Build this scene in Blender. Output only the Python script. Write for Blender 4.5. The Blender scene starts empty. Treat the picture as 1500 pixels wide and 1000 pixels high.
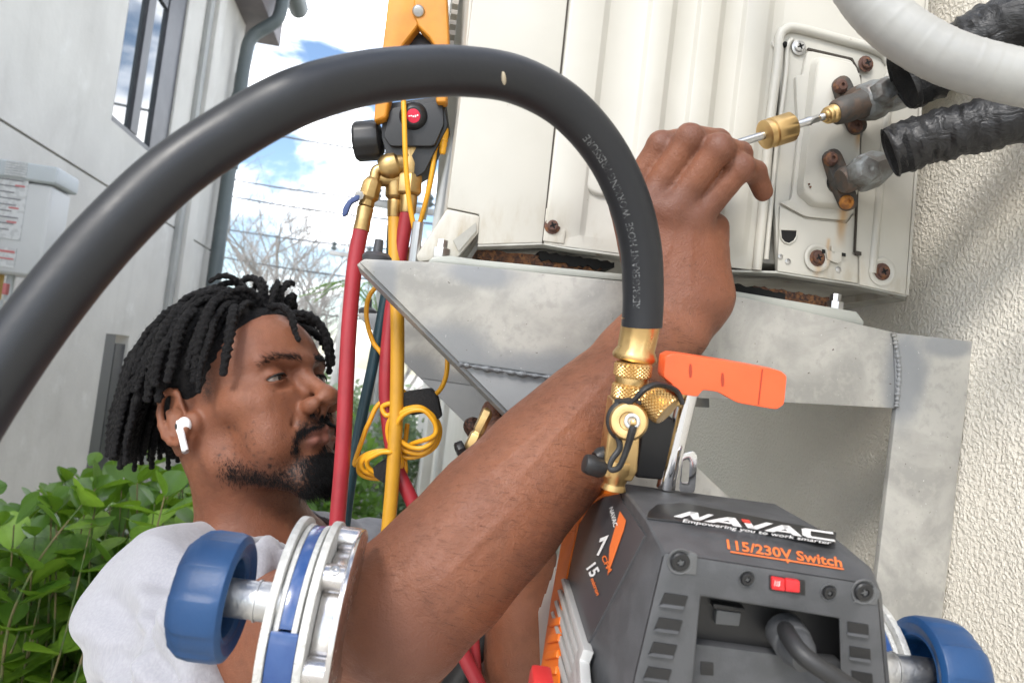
import bpy, bmesh, math, random
import numpy as np
from mathutils import Vector, Matrix
random.seed(7); np.random.seed(7)
V = Vector
R = math.radians
SC = bpy.context.scene
COL = SC.collection
# ------------------------------------------------------------------ camera
FPX = 1083.0
ROLL, PITCH = R(6.8), R(3.0)
CAM = V((0, 0, 2.2))
FWD = V((0, math.cos(PITCH), math.sin(PITCH)))
_r0 = V((1, 0, 0)); _u0 = V((0, -math.sin(PITCH), math.cos(PITCH)))
RGT = math.cos(ROLL)*_r0 + math.sin(ROLL)*_u0
UPV = math.cos(ROLL)*_u0 - math.sin(ROLL)*_r0
cd = bpy.data.cameras.new('camera'); cam = bpy.data.objects.new('camera', cd); COL.objects.link(cam)
cam.matrix_world = Matrix(((RGT.x, UPV.x, -FWD.x, CAM.x), (RGT.y, UPV.y, -FWD.y, CAM.y),
                           (RGT.z, UPV.z, -FWD.z, CAM.z), (0, 0, 0, 1)))
cd.sensor_fit = 'HORIZONTAL'; cd.sensor_width = 36; cd.lens = 36*FPX/1500
cd.clip_start = 0.02; cd.clip_end = 500
cd.dof.use_dof = True; cd.dof.focus_distance = 0.62; cd.dof.aperture_fstop = 13.0
SC.camera = cam
# ------------------------------------------------------------------ world, sun, exposure
SUN_EL, SUN_AZ = R(42), R(208)          # azimuth clockwise from +Y
wd = bpy.data.worlds.new('World'); SC.world = wd; wd.use_nodes = True
nt = wd.node_tree; nt.nodes.clear()
def _n(t, **k):
    n = nt.nodes.new(t)
    for a, b in k.items(): setattr(n, a, b)
    return n
wo = _n('ShaderNodeOutputWorld'); bg = _n('ShaderNodeBackground')
sky = _n('ShaderNodeTexSky', sky_type='NISHITA', sun_disc=False, sun_elevation=SUN_EL, sun_rotation=SUN_AZ)
sky.air_density = 1.0; sky.dust_density = 0.6; sky.ozone_density = 2.0
tc = _n('ShaderNodeTexCoord'); mp = _n('ShaderNodeMapping'); mp.inputs['Scale'].default_value = (1, 1, 2.2)
no = _n('ShaderNodeTexNoise'); no.inputs['Scale'].default_value = 3.1; no.inputs['Detail'].default_value = 8
no.inputs['Roughness'].default_value = 0.55; no.inputs['Distortion'].default_value = 0.35
mp.inputs['Location'].default_value = (3.35, 1.5, 0.2)
rp = _n('ShaderNodeMapRange', interpolation_type='SMOOTHSTEP'); rp.inputs['From Min'].default_value = 0.475; rp.inputs['From Max'].default_value = 0.61
mx = _n('ShaderNodeMix', data_type='RGBA'); mx.inputs[7].default_value = (20, 20.1, 20.4, 1)
L = nt.links.new
L(tc.outputs['Generated'], mp.inputs['Vector']); L(mp.outputs['Vector'], no.inputs['Vector'])
L(no.outputs['Fac'], rp.inputs['Value']); L(rp.outputs['Result'], mx.inputs[0])
L(sky.outputs['Color'], mx.inputs[6]); L(mx.outputs[2], bg.inputs['Color']); L(bg.outputs['Background'], wo.inputs['Surface'])
bg.inputs['Strength'].default_value = 0.11
sl = bpy.data.lights.new('sun', 'SUN'); so = bpy.data.objects.new('sun', sl); COL.objects.link(so)
sl.energy = 1.3; sl.angle = R(14); sl.color = (1.0, 0.95, 0.88)
_sd = V((math.sin(SUN_AZ)*math.cos(SUN_EL), math.cos(SUN_AZ)*math.cos(SUN_EL), math.sin(SUN_EL)))
so.rotation_euler = (-_sd).to_track_quat('-Z', 'Y').to_euler(); so.location = (0, 0, 12)
SC.view_settings.view_transform = 'Standard'; SC.view_settings.look = 'None'
SC.view_settings.exposure = 1.14; SC.view_settings.gamma = 1; SC.view_settings.use_curve_mapping = False
SC.render.engine = 'CYCLES'
# ------------------------------------------------------------------ projections from the picture to the place
def ray(px, py): return FWD + RGT*((px-750)/FPX) - UPV*((py-500)/FPX)
def P(px, py, d): return CAM + ray(px, py)*d
def onplane(px, py, o, n):
    r = ray(px, py); return CAM + r*((o-CAM).dot(n)/r.dot(n))
AZ = R(-8.5)                                  # the alley between the two houses
WD = V((math.sin(AZ), math.cos(AZ), 0)); SD = V((math.cos(AZ), -math.sin(AZ), 0)); UZ = V((0, 0, 1))
def alley(a, b, z): return V((0, 0, 0)) + SD*a + WD*b + UZ*z
# ------------------------------------------------------------------ mesh helpers
class MB:
    def __init__(s): s.v = []; s.f = []
    def add(s, vs, fs):
        o = len(s.v); s.v += [V(p) for p in vs]; s.f += [tuple(i+o for i in f) for f in fs]; return s
    def box(s, c, ax, ay, az):
        c = V(c); vs = [c+ax*i+ay*j+az*k for k in (-1, 1) for j in (-1, 1) for i in (-1, 1)]
        return s.add(vs, [(0, 2, 3, 1), (4, 5, 7, 6), (0, 1, 5, 4), (2, 6, 7, 3), (0, 4, 6, 2), (1, 3, 7, 5)])
    def prism(s, poly, ext):
        n = len(poly); ext = V(ext); vs = [V(p) for p in poly]+[V(p)+ext for p in poly]
        return s.add(vs, [tuple(range(n)), tuple(range(2*n-1, n-1, -1))]+[(i, i+n, (i+1) % n+n, (i+1) % n) for i in range(n)])
    def loft(s, rings, caps=True, closed=True):
        n = len(rings[0]); m = len(rings); vs = [p for r in rings for p in r]; fs = []
        for i in range(m-1):
            for j in range(n if closed else n-1):
                k = (j+1) % n; fs.append((i*n+j, i*n+k, (i+1)*n+k, (i+1)*n+j))
        if caps: fs += [tuple(range(n-1, -1, -1)), tuple(range((m-1)*n, m*n))]
        return s.add(vs, fs)
    def tube(s, pts, r, n=12, caps=True, shape=None):
        pts = [V(p) for p in pts]; m = len(pts); rings = []
        nr = None
        for i, p in enumerate(pts):
            t = (pts[min(i+1, m-1)]-pts[max(i-1, 0)]).normalized()
            if nr is None:
                nr = t.orthogonal().normalized()
            else:
                nr = (nr-t*nr.dot(t)).normalized()
            b = t.cross(nr); ri = r[i] if hasattr(r, '__len__') else (r(i/(m-1)) if callable(r) else r)
            ring = []
            for j in range(n):
                a = 2*math.pi*j/n; q = ri*(shape(i/(m-1), a) if shape else 1)
                ring.append(p+nr*(q*math.cos(a))+b*(q*math.sin(a)))
            rings.append(ring)
        return s.loft(rings, caps)
    def lathe(s, o, d, prof, n=24, caps=True, shape=None):
        o = V(o); d = V(d).normalized(); x = d.orthogonal().normalized(); y = d.cross(x); rings = []
        for (r, h) in prof:
            rings.append([o+d*h+(x*math.cos(2*math.pi*j/n)+y*math.sin(2*math.pi*j/n))*(max(r, 1e-5)*(shape(h, 2*math.pi*j/n) if shape else 1)) for j in range(n)])
        return s.loft(rings, caps)
    def ell(s, c, ax, ay, az, nu=16, nv=10):
        c = V(c); vs = []; fs = []
        for i in range(nv+1):
            t = math.pi*i/nv
            for j in range(nu):
                a = 2*math.pi*j/nu
                vs.append(c+ax*(math.sin(t)*math.cos(a))+ay*(math.sin(t)*math.sin(a))+az*math.cos(t))
        for i in range(nv):
            for j in range(nu):
                k = (j+1) % nu; fs.append((i*nu+j, (i+1)*nu+j, (i+1)*nu+k, i*nu+k))
        return s.add(vs, fs)
def spline(pts, n=40):
    """Catmull-Rom through points (Vectors of any length), n samples in all"""
    pts = [V(p) for p in pts]; out = []; m = len(pts)-1
    for q in range(n):
        t = q/(n-1)*m; i = min(int(t), m-1); u = t-i
        a = pts[max(i-1, 0)]; b = pts[i]; c = pts[i+1]; d = pts[min(i+2, m)]
        out.append(0.5*((2*b)+(c-a)*u+(2*a-5*b+4*c-d)*u*u+(3*b-a-3*c+d)*u*u*u))
    return out
def lerp_list(keys, n):
    """keys: list of values; resample linearly to n"""
    m = len(keys)-1; out = []
    for q in range(n):
        t = q/(n-1)*m; i = min(int(t), m-1); out.append(keys[i]+(keys[i+1]-keys[i])*(t-i))
    return out
BASE = {}
def thing(name, label, cat, loc, group=None):
    o = bpy.data.objects.new(name, None); COL.objects.link(o); o.empty_display_size = .02
    o.location = loc; o['label'] = label; o['category'] = cat
    if group: o['group'] = group
    BASE[o] = V(loc); return o
def finish(me, bevel=0, ang=35, seg=2, weld=True, bang=30):
    bm = bmesh.new(); bm.from_mesh(me)
    if weld: bmesh.ops.remove_doubles(bm, verts=bm.verts, dist=1e-5)
    bmesh.ops.recalc_face_normals(bm, faces=bm.faces)
    if bevel:
        es = [e for e in bm.edges if len(e.link_faces) == 2 and e.calc_face_angle(0) > R(bang)]
        bmesh.ops.bevel(bm, geom=es, offset=bevel, segments=seg, profile=0.6, affect='EDGES', clamp_overlap=True)
    for f in bm.faces: f.smooth = ang > 0
    if ang > 0:
        for e in bm.edges:
            if len(e.link_faces) == 2 and e.calc_face_angle(0) > R(ang): e.smooth = False
    bm.to_mesh(me); bm.free()
def obj(name, mb, mat, parent=None, bevel=0, ang=35, seg=2, label=None, cat=None, group=None, kind=None, loc=None, weld=True, bang=30):
    """one mesh object; vertices are given in world space"""
    root = parent
    while root is not None and root not in BASE: root = root.parent
    base = BASE[root] if root else (V(loc) if loc is not None else (sum(mb.v, V((0, 0, 0)))/max(1, len(mb.v))))
    me = bpy.data.meshes.new(name); me.from_pydata([tuple(p-base) for p in mb.v], [], mb.f)
    me.materials.append(mat); finish(me, bevel, ang, seg, weld, bang)
    o = bpy.data.objects.new(name, me); COL.objects.link(o)
    if parent: o.parent = parent
    else: o.location = base; BASE[o] = base
    if label: o['label'] = label
    if cat: o['category'] = cat
    if group: o['group'] = group
    if kind: o['kind'] = kind
    return o
def text_mesh(txt, size, bold=0.0):
    cu = bpy.data.curves.new('t', 'FONT'); cu.body = txt; cu.size = size; cu.offset = bold; cu.align_x = 'LEFT'
    cu.resolution_u = 3
    o = bpy.data.objects.new('t', cu); COL.objects.link(o)
    dg = bpy.context.evaluated_depsgraph_get(); dg.update()
    me = bpy.data.meshes.new_from_object(o.evaluated_get(dg))
    vs = [v.co.copy() for v in me.vertices]; fs = [tuple(p.vertices) for p in me.polygons]
    bpy.data.objects.remove(o); bpy.data.curves.remove(cu); bpy.data.meshes.remove(me)
    return vs, fs
# ------------------------------------------------------------------ materials
def nodes(name):
    m = bpy.data.materials.new(name); m.use_nodes = True; t = m.node_tree
    b = t.nodes['Principled BSDF']; c = t.nodes.new('ShaderNodeTexCoord')
    return m, t, b, c
def c4(c): return (c[0], c[1], c[2], 1)
def noise_node(t, c, scale, detail=4, rough=.55, dist=0, stretch=None, loc=None, src='Object'):
    n = t.nodes.new('ShaderNodeTexNoise'); n.inputs['Scale'].default_value = scale; n.inputs['Detail'].default_value = detail
    n.inputs['Roughness'].default_value = rough; n.inputs['Distortion'].default_value = dist
    m = t.nodes.new('ShaderNodeMapping'); m.inputs['Scale'].default_value = stretch or (1, 1, 1); m.inputs['Location'].default_value = loc or (0, 0, 0)
    t.links.new(c.outputs[src], m.inputs['Vector']); t.links.new(m.outputs['Vector'], n.inputs['Vector'])
    return n
def ramp(t, src, lo, hi, a=0., b=1., smooth=True):
    r = t.nodes.new('ShaderNodeMapRange'); r.inputs['From Min'].default_value = lo; r.inputs['From Max'].default_value = hi
    r.inputs['To Min'].default_value = a; r.inputs['To Max'].default_value = b
    if smooth: r.interpolation_type = 'SMOOTHSTEP'
    t.links.new(src, r.inputs['Value']); return r.outputs['Result']
def mixc(t, fac, a, b):
    m = t.nodes.new('ShaderNodeMix'); m.data_type = 'RGBA'
    if isinstance(fac, float): m.inputs[0].default_value = fac
    else: t.links.new(fac, m.inputs[0])
    for i, x in ((6, a), (7, b)):
        if isinstance(x, (tuple, list)): m.inputs[i].default_value = c4(x)
        else: t.links.new(x, m.inputs[i])
    return m.outputs[2]
def math_(t, op, a, b=None):
    m = t.nodes.new('ShaderNodeMath'); m.operation = op
    for i, x in ((0, a), (1, b)):
        if x is None: continue
        if isinstance(x, (int, float)): m.inputs[i].default_value = x
        else: t.links.new(x, m.inputs[i])
    return m.outputs[0]
def bump_(t, b, h, strength=.3, dist=.001, chain=None):
    n = t.nodes.new('ShaderNodeBump'); n.inputs['Strength'].default_value = strength; n.inputs['Distance'].default_value = dist
    t.links.new(h, n.inputs['Height'])
    if chain: t.links.new(chain, n.inputs['Normal'])
    t.links.new(n.outputs['Normal'], b.inputs['Normal']); return n.outputs['Normal']
def M(name, col, rough=.5, metal=0, var=None, bump=None, spec=.5, coat=0, sheen=0, rvar=None, wear=None):
    """var=(colour2, scale, lo, hi); bump=(scale, strength, dist); wear=(colour, scale, lo, hi)"""
    m, t, b, c = nodes(name)
    b.inputs['Roughness'].default_value = rough; b.inputs['Metallic'].default_value = metal
    b.inputs['Specular IOR Level'].default_value = spec; b.inputs['Coat Weight'].default_value = coat
    b.inputs['Base Color'].default_value = c4(col); cur = col
    if var:
        n = noise_node(t, c, var[1], 6); cur = mixc(t, ramp(t, n.outputs['Fac'], var[2], var[3]), cur, var[0])
    if wear:
        n = noise_node(t, c, wear[1], 9, .65, loc=(3, 7, 1)); cur = mixc(t, ramp(t, n.outputs['Fac'], wear[2], wear[3]), cur, wear[0])
    if not isinstance(cur, (tuple, list)): t.links.new(cur, b.inputs['Base Color'])
    if rvar:
        n = noise_node(t, c, rvar[0], 5); t.links.new(ramp(t, n.outputs['Fac'], .3, .7, rvar[1], rvar[2]), b.inputs['Roughness'])
    if bump:
        n = noise_node(t, c, bump[0], 6, .6); bump_(t, b, n.outputs['Fac'], bump[1], bump[2])
    if sheen: b.inputs['Sheen Weight'].default_value = sheen
    return m
# ================================================================== SETTING
m_ground = M('ground_sand', (.56, .53, .47), .9, var=((.48, .45, .39), 2.0, .35, .65), bump=(60, .5, .01))
g = MB(); g.add([(-150, -60, 0), (150, -60, 0), (150, 240, 0), (-150, 240, 0)], [(0, 1, 2, 3)])
obj('ground', g, m_ground, kind='structure', loc=(0, 0, 0))
# ---- right house: stucco wall the unit hangs on
WALL_A = (onplane(1425, 500, P(1000, 250, .615), WD)).dot(SD)
def stucco_mat():
    m, t, b, c = nodes('wet_dash_stucco')
    b.inputs['Roughness'].default_value = .5; b.inputs['Specular IOR Level'].default_value = .4
    n1 = noise_node(t, c, 300, 3, .5, dist=.2); n2 = noise_node(t, c, 120, 4, .5); n3 = noise_node(t, c, 3, 5)
    t.links.new(mixc(t, ramp(t, n3.outputs['Fac'], .35, .65), (.74, .695, .605), (.80, .76, .675)), b.inputs['Base Color'])
    h = math_(t, 'ADD', ramp(t, n1.outputs['Fac'], .38, .66), math_(t, 'MULTIPLY', n2.outputs['Fac'], .8))
    bump_(t, b, h, .62, .0022)
    return m
m_stucco = stucco_mat()
m_smooth = M('painted_render', (.66, .635, .58), .8, var=((.58, .55, .5), 1.2, .35, .7), bump=(90, .25, .003))
rh = thing('stucco_house', 'cream stucco house wall on the right carrying the outdoor unit', 'house', alley(WALL_A, 0, 0))
w = MB(); w.box(alley(WALL_A+.15, 3.0, 1.62), SD*.15, WD*5.0, UZ*1.62)
obj('wall', w, m_stucco, rh, ang=0)
# pilaster strip and soffit further along the wall
w = MB(); w.box(alley(WALL_A-.0225, 6.75, 1.6), SD*.025, WD*.18, UZ*1.6); obj('pilaster', w, m_smooth, rh, bevel=.004)
w = MB(); w.box(alley(WALL_A+.02, 9.5, 2.2), SD*.12, WD*1.45, UZ*2.2); obj('garden_wall', w, m_smooth, rh, bevel=.01)
# ---- left house
LW = -1.55
m_lwall = M('troweled_plaster', (.60, .585, .545), .85, var=((.53, .515, .48), 1.8, .35, .68), bump=(40, .3, .004), wear=((.65, .64, .605), 5, .55, .75))
_t = m_lwall.node_tree; _bb = _t.nodes['Principled BSDF']; _cc = [q for q in _t.nodes if q.type == 'TEX_COORD'][0]
_old = _bb.inputs['Base Color'].links[0].from_socket                  # rain streaks and trowel clouds in the plaster
_ns = noise_node(_t, _cc, 7, 6, .6, stretch=(1, 1, .12)); _nc = noise_node(_t, _cc, 2.6, 8, .7, dist=1.0)
_f = math_(_t, 'ADD', ramp(_t, _ns.outputs['Fac'], .5, .72, 0, .16), ramp(_t, _nc.outputs['Fac'], .48, .7, 0, .22))
_t.links.new(mixc(_t, _f, _old, (.40, .385, .35)), _bb.inputs['Base Color'])   # streaks
m_ltrim = M('grey_trim_paint', (.33, .335, .32), .6, var=((.28, .285, .275), 4, .4, .65))
m_frame = M('dark_bronze_frame', (.045, .045, .05), .4, var=((.07, .07, .075), 8, .4, .7))
m_dpipe = M('teal_grey_downpipe', (.085, .105, .108), .45, var=((.11, .13, .132), 6, .4, .7))
m_soffit = M('brown_soffit', (.115, .10, .105), .6, var=((.15, .13, .13), 5, .4, .65))
m_glass = bpy.data.materials.new('window_glass'); m_glass.use_nodes = True
_b = m_glass.node_tree.nodes['Principled BSDF']; _b.inputs['Base Color'].default_value = (.05, .06, .065, 1)
_b.inputs['Roughness'].default_value = .03; _b.inputs['IOR'].default_value = 2.4; _b.inputs['Specular IOR Level'].default_value = .8
LP = alley(LW, 0, 0)
def onL(px, py, off=0): return onplane(px, py, LP+SD*off, SD)
def bz(p): return p.dot(WD), p.z
lh = thing('plaster_house', 'pale grey plaster house with tall dark framed windows on the left', 'house', alley(LW, 4, 0))
b_end = bz(onL(330, 250))[0]
# openings in (b, z): the big upper window, the far slot window, the low door
w1 = [bz(onL(163, 176)), bz(onL(268, 190))]
wb0, wb1 = w1[0][0], bz(onL(252, 180))[0]; wz0 = w1[0][1]; 
d0 = bz(onL(172, 490)); d1 = bz(onL(186, 490)); dz1 = d0[1]
db0, db1 = bz(onL(133, 640))[0], bz(onL(168, 640))[0]
TOP = 8.5
def wallseg(b0, b1, z0, z1, mb): mb.box(alley(LW-.1, (b0+b1)/2, (z0+z1)/2), SD*.1, WD*((b1-b0)/2), UZ*((z1-z0)/2))
gz = bz(onL(0, 175))[1]
w = MB()
wallseg(.0, db0, 0, gz-.006, w); wallseg(db0, db1, dz1, gz-.006, w); wallseg(db1, b_end, 0, gz-.006, w)
obj('wall', w, m_lwall, lh, ang=0)
w = MB()
wallseg(.0, wb0, gz+.006, TOP, w); wallseg(wb0, wb1, gz+.006, wz0, w); wallseg(wb1, b_end, gz+.006, TOP, w)
obj('wall', w, m_lwall, lh, ang=0)
w = MB(); w.box(alley(LW-.115, b_end/2, gz), SD*.1, WD*(b_end/2), UZ*.007); obj('joint', w, M('joint_sealant', (.3, .29, .27), .9), lh, ang=0)  # sealant strip set back in the groove, darker than the plaster
w = MB(); w.box(alley(LW-2.3, b_end-.05, TOP/2), SD*2.1, WD*.05, UZ*(TOP/2)); obj('end_wall', w, m_lwall, lh, ang=0)
# upper window: frame, mullion, panes
wf = MB(); t_ = .035
for (b0, b1) in ((wb0, wb0+t_), (wb1-.28, wb1)): wallseg(b0+.001, b1-.001, wz0+.001, TOP-.5, wf)
wallseg(wb0+t_, wb1-.28, wz0+.001, wz0+t_, wf)
for p in range(len(wf.v)): wf.v[p] = wf.v[p]-SD*.012
win = obj('window', wf, m_frame, lh, ang=0)
bm_ = bz(onL(213, 100))[0]
wm = MB(); wm.box(alley(LW-.045, bm_, (wz0+TOP-.5)/2), SD*.035, WD*.05, UZ*((TOP-.5-wz0)/2-.04)); obj('mullion', wm, m_frame, win)
zt = bz(onL(258, 12))[1]
wm = MB(); wm.box(alley(LW-.045, (bm_+wb1)/2-.12, zt), SD*.03, WD*((wb1-bm_)/2-.18), UZ*.05); obj('transom', wm, m_frame, win)
for (b0, b1) in ((wb0+t_, bm_-.05), (bm_+.05, wb1-.28)):
    wp = MB(); wp.box(alley(LW-.035, (b0+b1)/2, (wz0+TOP-.5)/2), SD*.006, WD*((b1-b0)/2), UZ*((TOP-.5-wz0)/2-.03)); obj('pane', wp, m_glass, win, ang=0)
# low door/window
wf = MB(); wallseg(db0+.001, db0+(db1-db0)*.45, .05, dz1-.001, wf)
for p in range(len(wf.v)): wf.v[p] = wf.v[p]-SD*.004
dr = obj('door_frame', wf, M('grey_bronze_frame', (.10, .10, .102), .45), lh, ang=0)
wp = MB(); wp.box(alley(LW-.035, (db0+db1)/2+.1, dz1/2), SD*.02, WD*((db1-db0)/2-.101), UZ*(dz1/2-.05)); obj('pane', wp, m_frame, dr, ang=0)
# pilaster pair, downpipe, far slot window
pb0, pb1 = bz(onL(243, 420))[0], bz(onL(256, 420))[0]
for b0, b1, th in ((pb0, pb0+(pb1-pb0)*.45, .03), (pb0+(pb1-pb0)*.62, pb1+.1, .05)):
    w = MB(); w.box(alley(LW+th/2+.001, (b0+b1)/2, TOP/2), SD*(th/2), WD*((b1-b0)/2), UZ*(TOP/2)); obj('pilaster', w, m_ltrim if th < .04 else m_lwall, lh, bevel=.004)
bd = bz(onL(327, 230))[0]
ez = bz(onL(352, 62))[1]
pts = spline([alley(LW+.09, bd-.12, 0.2), alley(LW+.09, bd-.12, ez-.9), alley(LW+.09, bd-.12, ez-.2), alley(LW+.12, bd-.12, ez+.0), alley(LW+.24, bd-.12, ez+.12), alley(LW+.30, bd-.12, ez+.22), alley(LW+.31, bd-.12, ez+.55)], 40)
w = MB(); w.tube(pts, .05, 12); dp = obj('downpipe', w, m_dpipe, lh)
for z in (2.4, 3.6, ez-.5):
    w = MB(); w.lathe(alley(LW+.09, bd-.12, z), UZ, [(.054, -.03), (.06, -.03), (.06, .03), (.054, .03)], 14); obj('strap', w, m_dpipe, dp)
w = MB(); w.box(alley(LW+.01, b_end+.02, (ez+2.4)/2), SD*.03, WD*.12, UZ*((ez-2.9)/2)); obj('corner_window', w, m_frame, lh, bevel=.003)
# eave with soffit, fascia, gutter
w = MB(); w.box(alley(LW-.03, b_end/2+.1, ez+.34), SD*.25, WD*(b_end/2+.22), UZ*.16); obj('eave', w, m_soffit, lh, bevel=.01)
gp = []
for k in range(9):
    a = math.pi*k/8; gp.append((math.cos(a)*.085, -math.sin(a)*.10))
w = MB(); b0, b1 = 2.0, b_end+.42
ring = lambda b: [alley(LW+.31+x, b, ez+.6+z) for x, z in gp]+[alley(LW+.31+x*.92, b, ez+.6+z*.92) for x, z in reversed(gp)]
w.loft([ring(b0), ring(b1)]); obj('gutter', w, m_dpipe, lh)
for b in np.arange(3, b1, 1.1):
    w = MB(); w.box(alley(LW+.305, b, ez+.605), SD*.09, WD*.015, UZ*.006); obj('gutter_bracket', w, m_dpipe, lh)
w = MB(); w.prism([alley(LW+.33, -.1, ez+.55), alley(LW-2.5, -.1, ez+2.0), alley(LW-2.5, -.1, ez+1.85), alley(LW+.29, -.1, ez+.515)], WD*(b_end+.4)); obj('roof', w, m_soffit, lh, ang=0)
# ---- tankless water heater on the left wall
m_hw = M('white_enamel', (.52, .53, .53), .35, var=((.48, .49, .49), 6, .4, .7))
m_hl = M('pale_lid_plastic', (.44, .475, .49), .4, var=((.41, .445, .46), 9, .4, .7))
m_label = M('grey_label_print', (.45, .46, .46), .6, var=((.55, .56, .56), 60, .45, .55))
m_red = M('red_print', (.5, .16, .16), .5)
HO = LW+.27
hb0 = bz(onplane(74, 300, alley(HO, 0, 0), SD))[0]; hb1 = bz(onplane(104, 300, alley(HO, 0, 0), SD))[0]
hz1 = onplane(74, 240, alley(HO, 0, 0), SD).z; hz0 = onplane(58, 408, alley(HO, 0, 0), SD).z
hm = thing('water_heater', 'white tankless water heater with printed labels on the plaster house', 'water heater', alley(LW, (hb0+hb1)/2, hz0))
hc = (hb0+hb1)/2; hh = (hb1-hb0)/2
lidz = hz1-(hz1-hz0)*.16
w = MB(); w.box(alley((LW+HO)/2, hc, (hz0+lidz)/2), SD*((HO-LW)/2-.001), WD*hh, UZ*((lidz-hz0)/2-.002)); obj('casing', w, m_hw, hm, bevel=.02, seg=3)
w = MB(); w.box(alley((LW+HO)/2+.008, hc, (hz1+lidz)/2), SD*((HO-LW)/2+.006), WD*(hh+.014), UZ*((hz1-lidz)/2)); lid = obj('lid', w, m_hl, hm, bevel=.015, seg=3)
for k in (0, 1):
    w = MB()
    for q in range(6):
        w.box(alley(LW+.06+.09*k, hb0-.016, lidz+.012+.009*q), SD*.035, WD*.002, UZ*.003)
    obj('vent', w, m_label, lid)
w = MB(); w.box(alley(LW+.105, hb0-.0015, hz0+.36*(hz1-hz0)+.11), SD*.085, WD*.002, UZ*.13); lb = obj('label', w, m_label, hm, ang=0)
for dx, dz in ((-.06, .0), (.05, .0), (-.06, -.05), (.05, -.05), (-.06, .08), (.06, .08)):
    w = MB(); w.box(alley(LW+.105+dx, hb0-.0042, hz0+.36*(hz1-hz0)+.09+dz), SD*.016, WD*.0006, UZ*.003); obj('warning_mark', w, m_red, lb, ang=0)
for k in range(9):
    w = MB(); w.box(alley(LW+.1, hb0-.0042, hz0+.36*(hz1-hz0)+.0+.022*k+.012), SD*(.05+.012*((k*7) % 3)), WD*.0005, UZ*.0022); obj('print_line', w, M('dark_print', (.2, .2, .21), .6) if k == 0 else bpy.data.materials['dark_print'], lb, ang=0)
w = MB(); w.box(alley(LW+.095, hb0-.0015, hz0+.06), SD*.09, WD*.002, UZ*.035); lb2 = obj('label', w, m_label, hm, ang=0)
w = MB(); w.box(alley(LW+.095, hb0-.0042, hz0+.08), SD*.085, WD*.0006, UZ*.004); w.box(alley(LW+.095, hb0-.0042, hz0+.055), SD*.085, WD*.0006, UZ*.0025); obj('warning_mark', w, m_red, lb2, ang=0)
m_brass0 = M('aged_brass', (.55, .38, .14), .35, 1)
for k, a in enumerate((.05, .1, .15, .2)):
    w = MB(); w.tube([alley(LW+a, hb0+.06+.03*(k % 2), hz0+.002), alley(LW+a, hb0+.06+.03*(k % 2), hz0-.09)], .013, 10); pp = obj('pipe_stub', w, m_brass0 if k % 2 else m_hl, hm)
    w = MB(); w.box(alley(LW+a, hb0+.045+.03*(k % 2), hz0-.05), SD*.006, WD*.02, UZ*.02); obj('valve_handle', w, m_red if k % 2 == 0 else m_frame, pp, bevel=.003)
w = MB(); w.tube(spline([alley(LW+.12, hb0+.07, hz0-.09), alley(LW+.12, hb0+.07, hz0-.5), alley(LW+.06, hb0+.07, hz0-.9), alley(LW+.02, hb0+.07, .1)], 20), .012, 8); obj('supply_pipe', w, m_hl, hm)
# ---- far things: bare trees, poles, bushes
m_bark = M('grey_bark', (.25, .235, .22), .9, var=((.33, .315, .295), 6, .4, .6), bump=(30, .5, .01))
def bare_tree(base, h, label, seed, spread=.42):
    rnd = random.Random(seed); tr = thing('bare_tree', label, 'tree', base, 'leafless trees behind the alley')
    def branch(mb, p, d, ln, r, lev, maxl):
        n = 4; pts = [p]; q = p.copy(); dd = d.copy()
        for i in range(n):
            dd = (dd+V((rnd.uniform(-1, 1), rnd.uniform(-1, 1), rnd.uniform(-.3, .8)))*.17).normalized(); q = q+dd*(ln/n); pts.append(q.copy())
        mb.tube(pts, lerp_list([r, r*.55], n+1), 5 if lev > 1 else 7, False)
        if lev < maxl:
            for k in range(rnd.choice((3, 3, 4)) if lev < maxl-1 else 4):
                t = rnd.randint(1, n); a = rnd.uniform(0, 6.28); s = V((math.cos(a), math.sin(a), rnd.uniform(-.1, .6)))
                branch(mb, pts[t], (dd*.75+s*(spread+.3)).normalized(), ln*rnd.uniform(.5, .75), r*.5, lev+1, maxl)
    t = MB(); branch(t, V(base), V((rnd.uniform(-.08, .08), 0, 1)).normalized(), h*.42, h*.012, 9, 9); obj('trunk', t, m_bark, tr)
    tip = V(base)+UZ*h*.3; c = MB()
    for k in range(5):
        a = k*1.26+rnd.uniform(-.3, .3); branch(c, V(base)+UZ*h*(.16+.055*k), V((math.cos(a)*.45, math.sin(a)*.45, 1)).normalized(), h*.36, h*.0085, 0, 4)
    obj('crown', c, m_bark, tr)
def gpt(px, d): 
    p = P(px, 540, d); return V((p.x, p.y, 0))
for i, (px, d, h, lb) in enumerate(((392, 17, 6.6, 'tall bare tree with grey branches against the cloudy sky'), (445, 15, 5.3, 'bare tree just left of the thin utility pole'),
                                   (350, 20, 6.6, 'bare tree showing beside the plaster house corner'), (585, 19, 6.0, 'bare tree far off behind the hoses'), (420, 22, 6.0, 'smaller hazy bare tree behind the tall one'))):
    bare_tree(gpt(px, d), h, lb, 40+i)
m_pole = M('weathered_pole', (.30, .30, .29), .8, var=((.38, .38, .37), 4, .4, .6))
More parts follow.
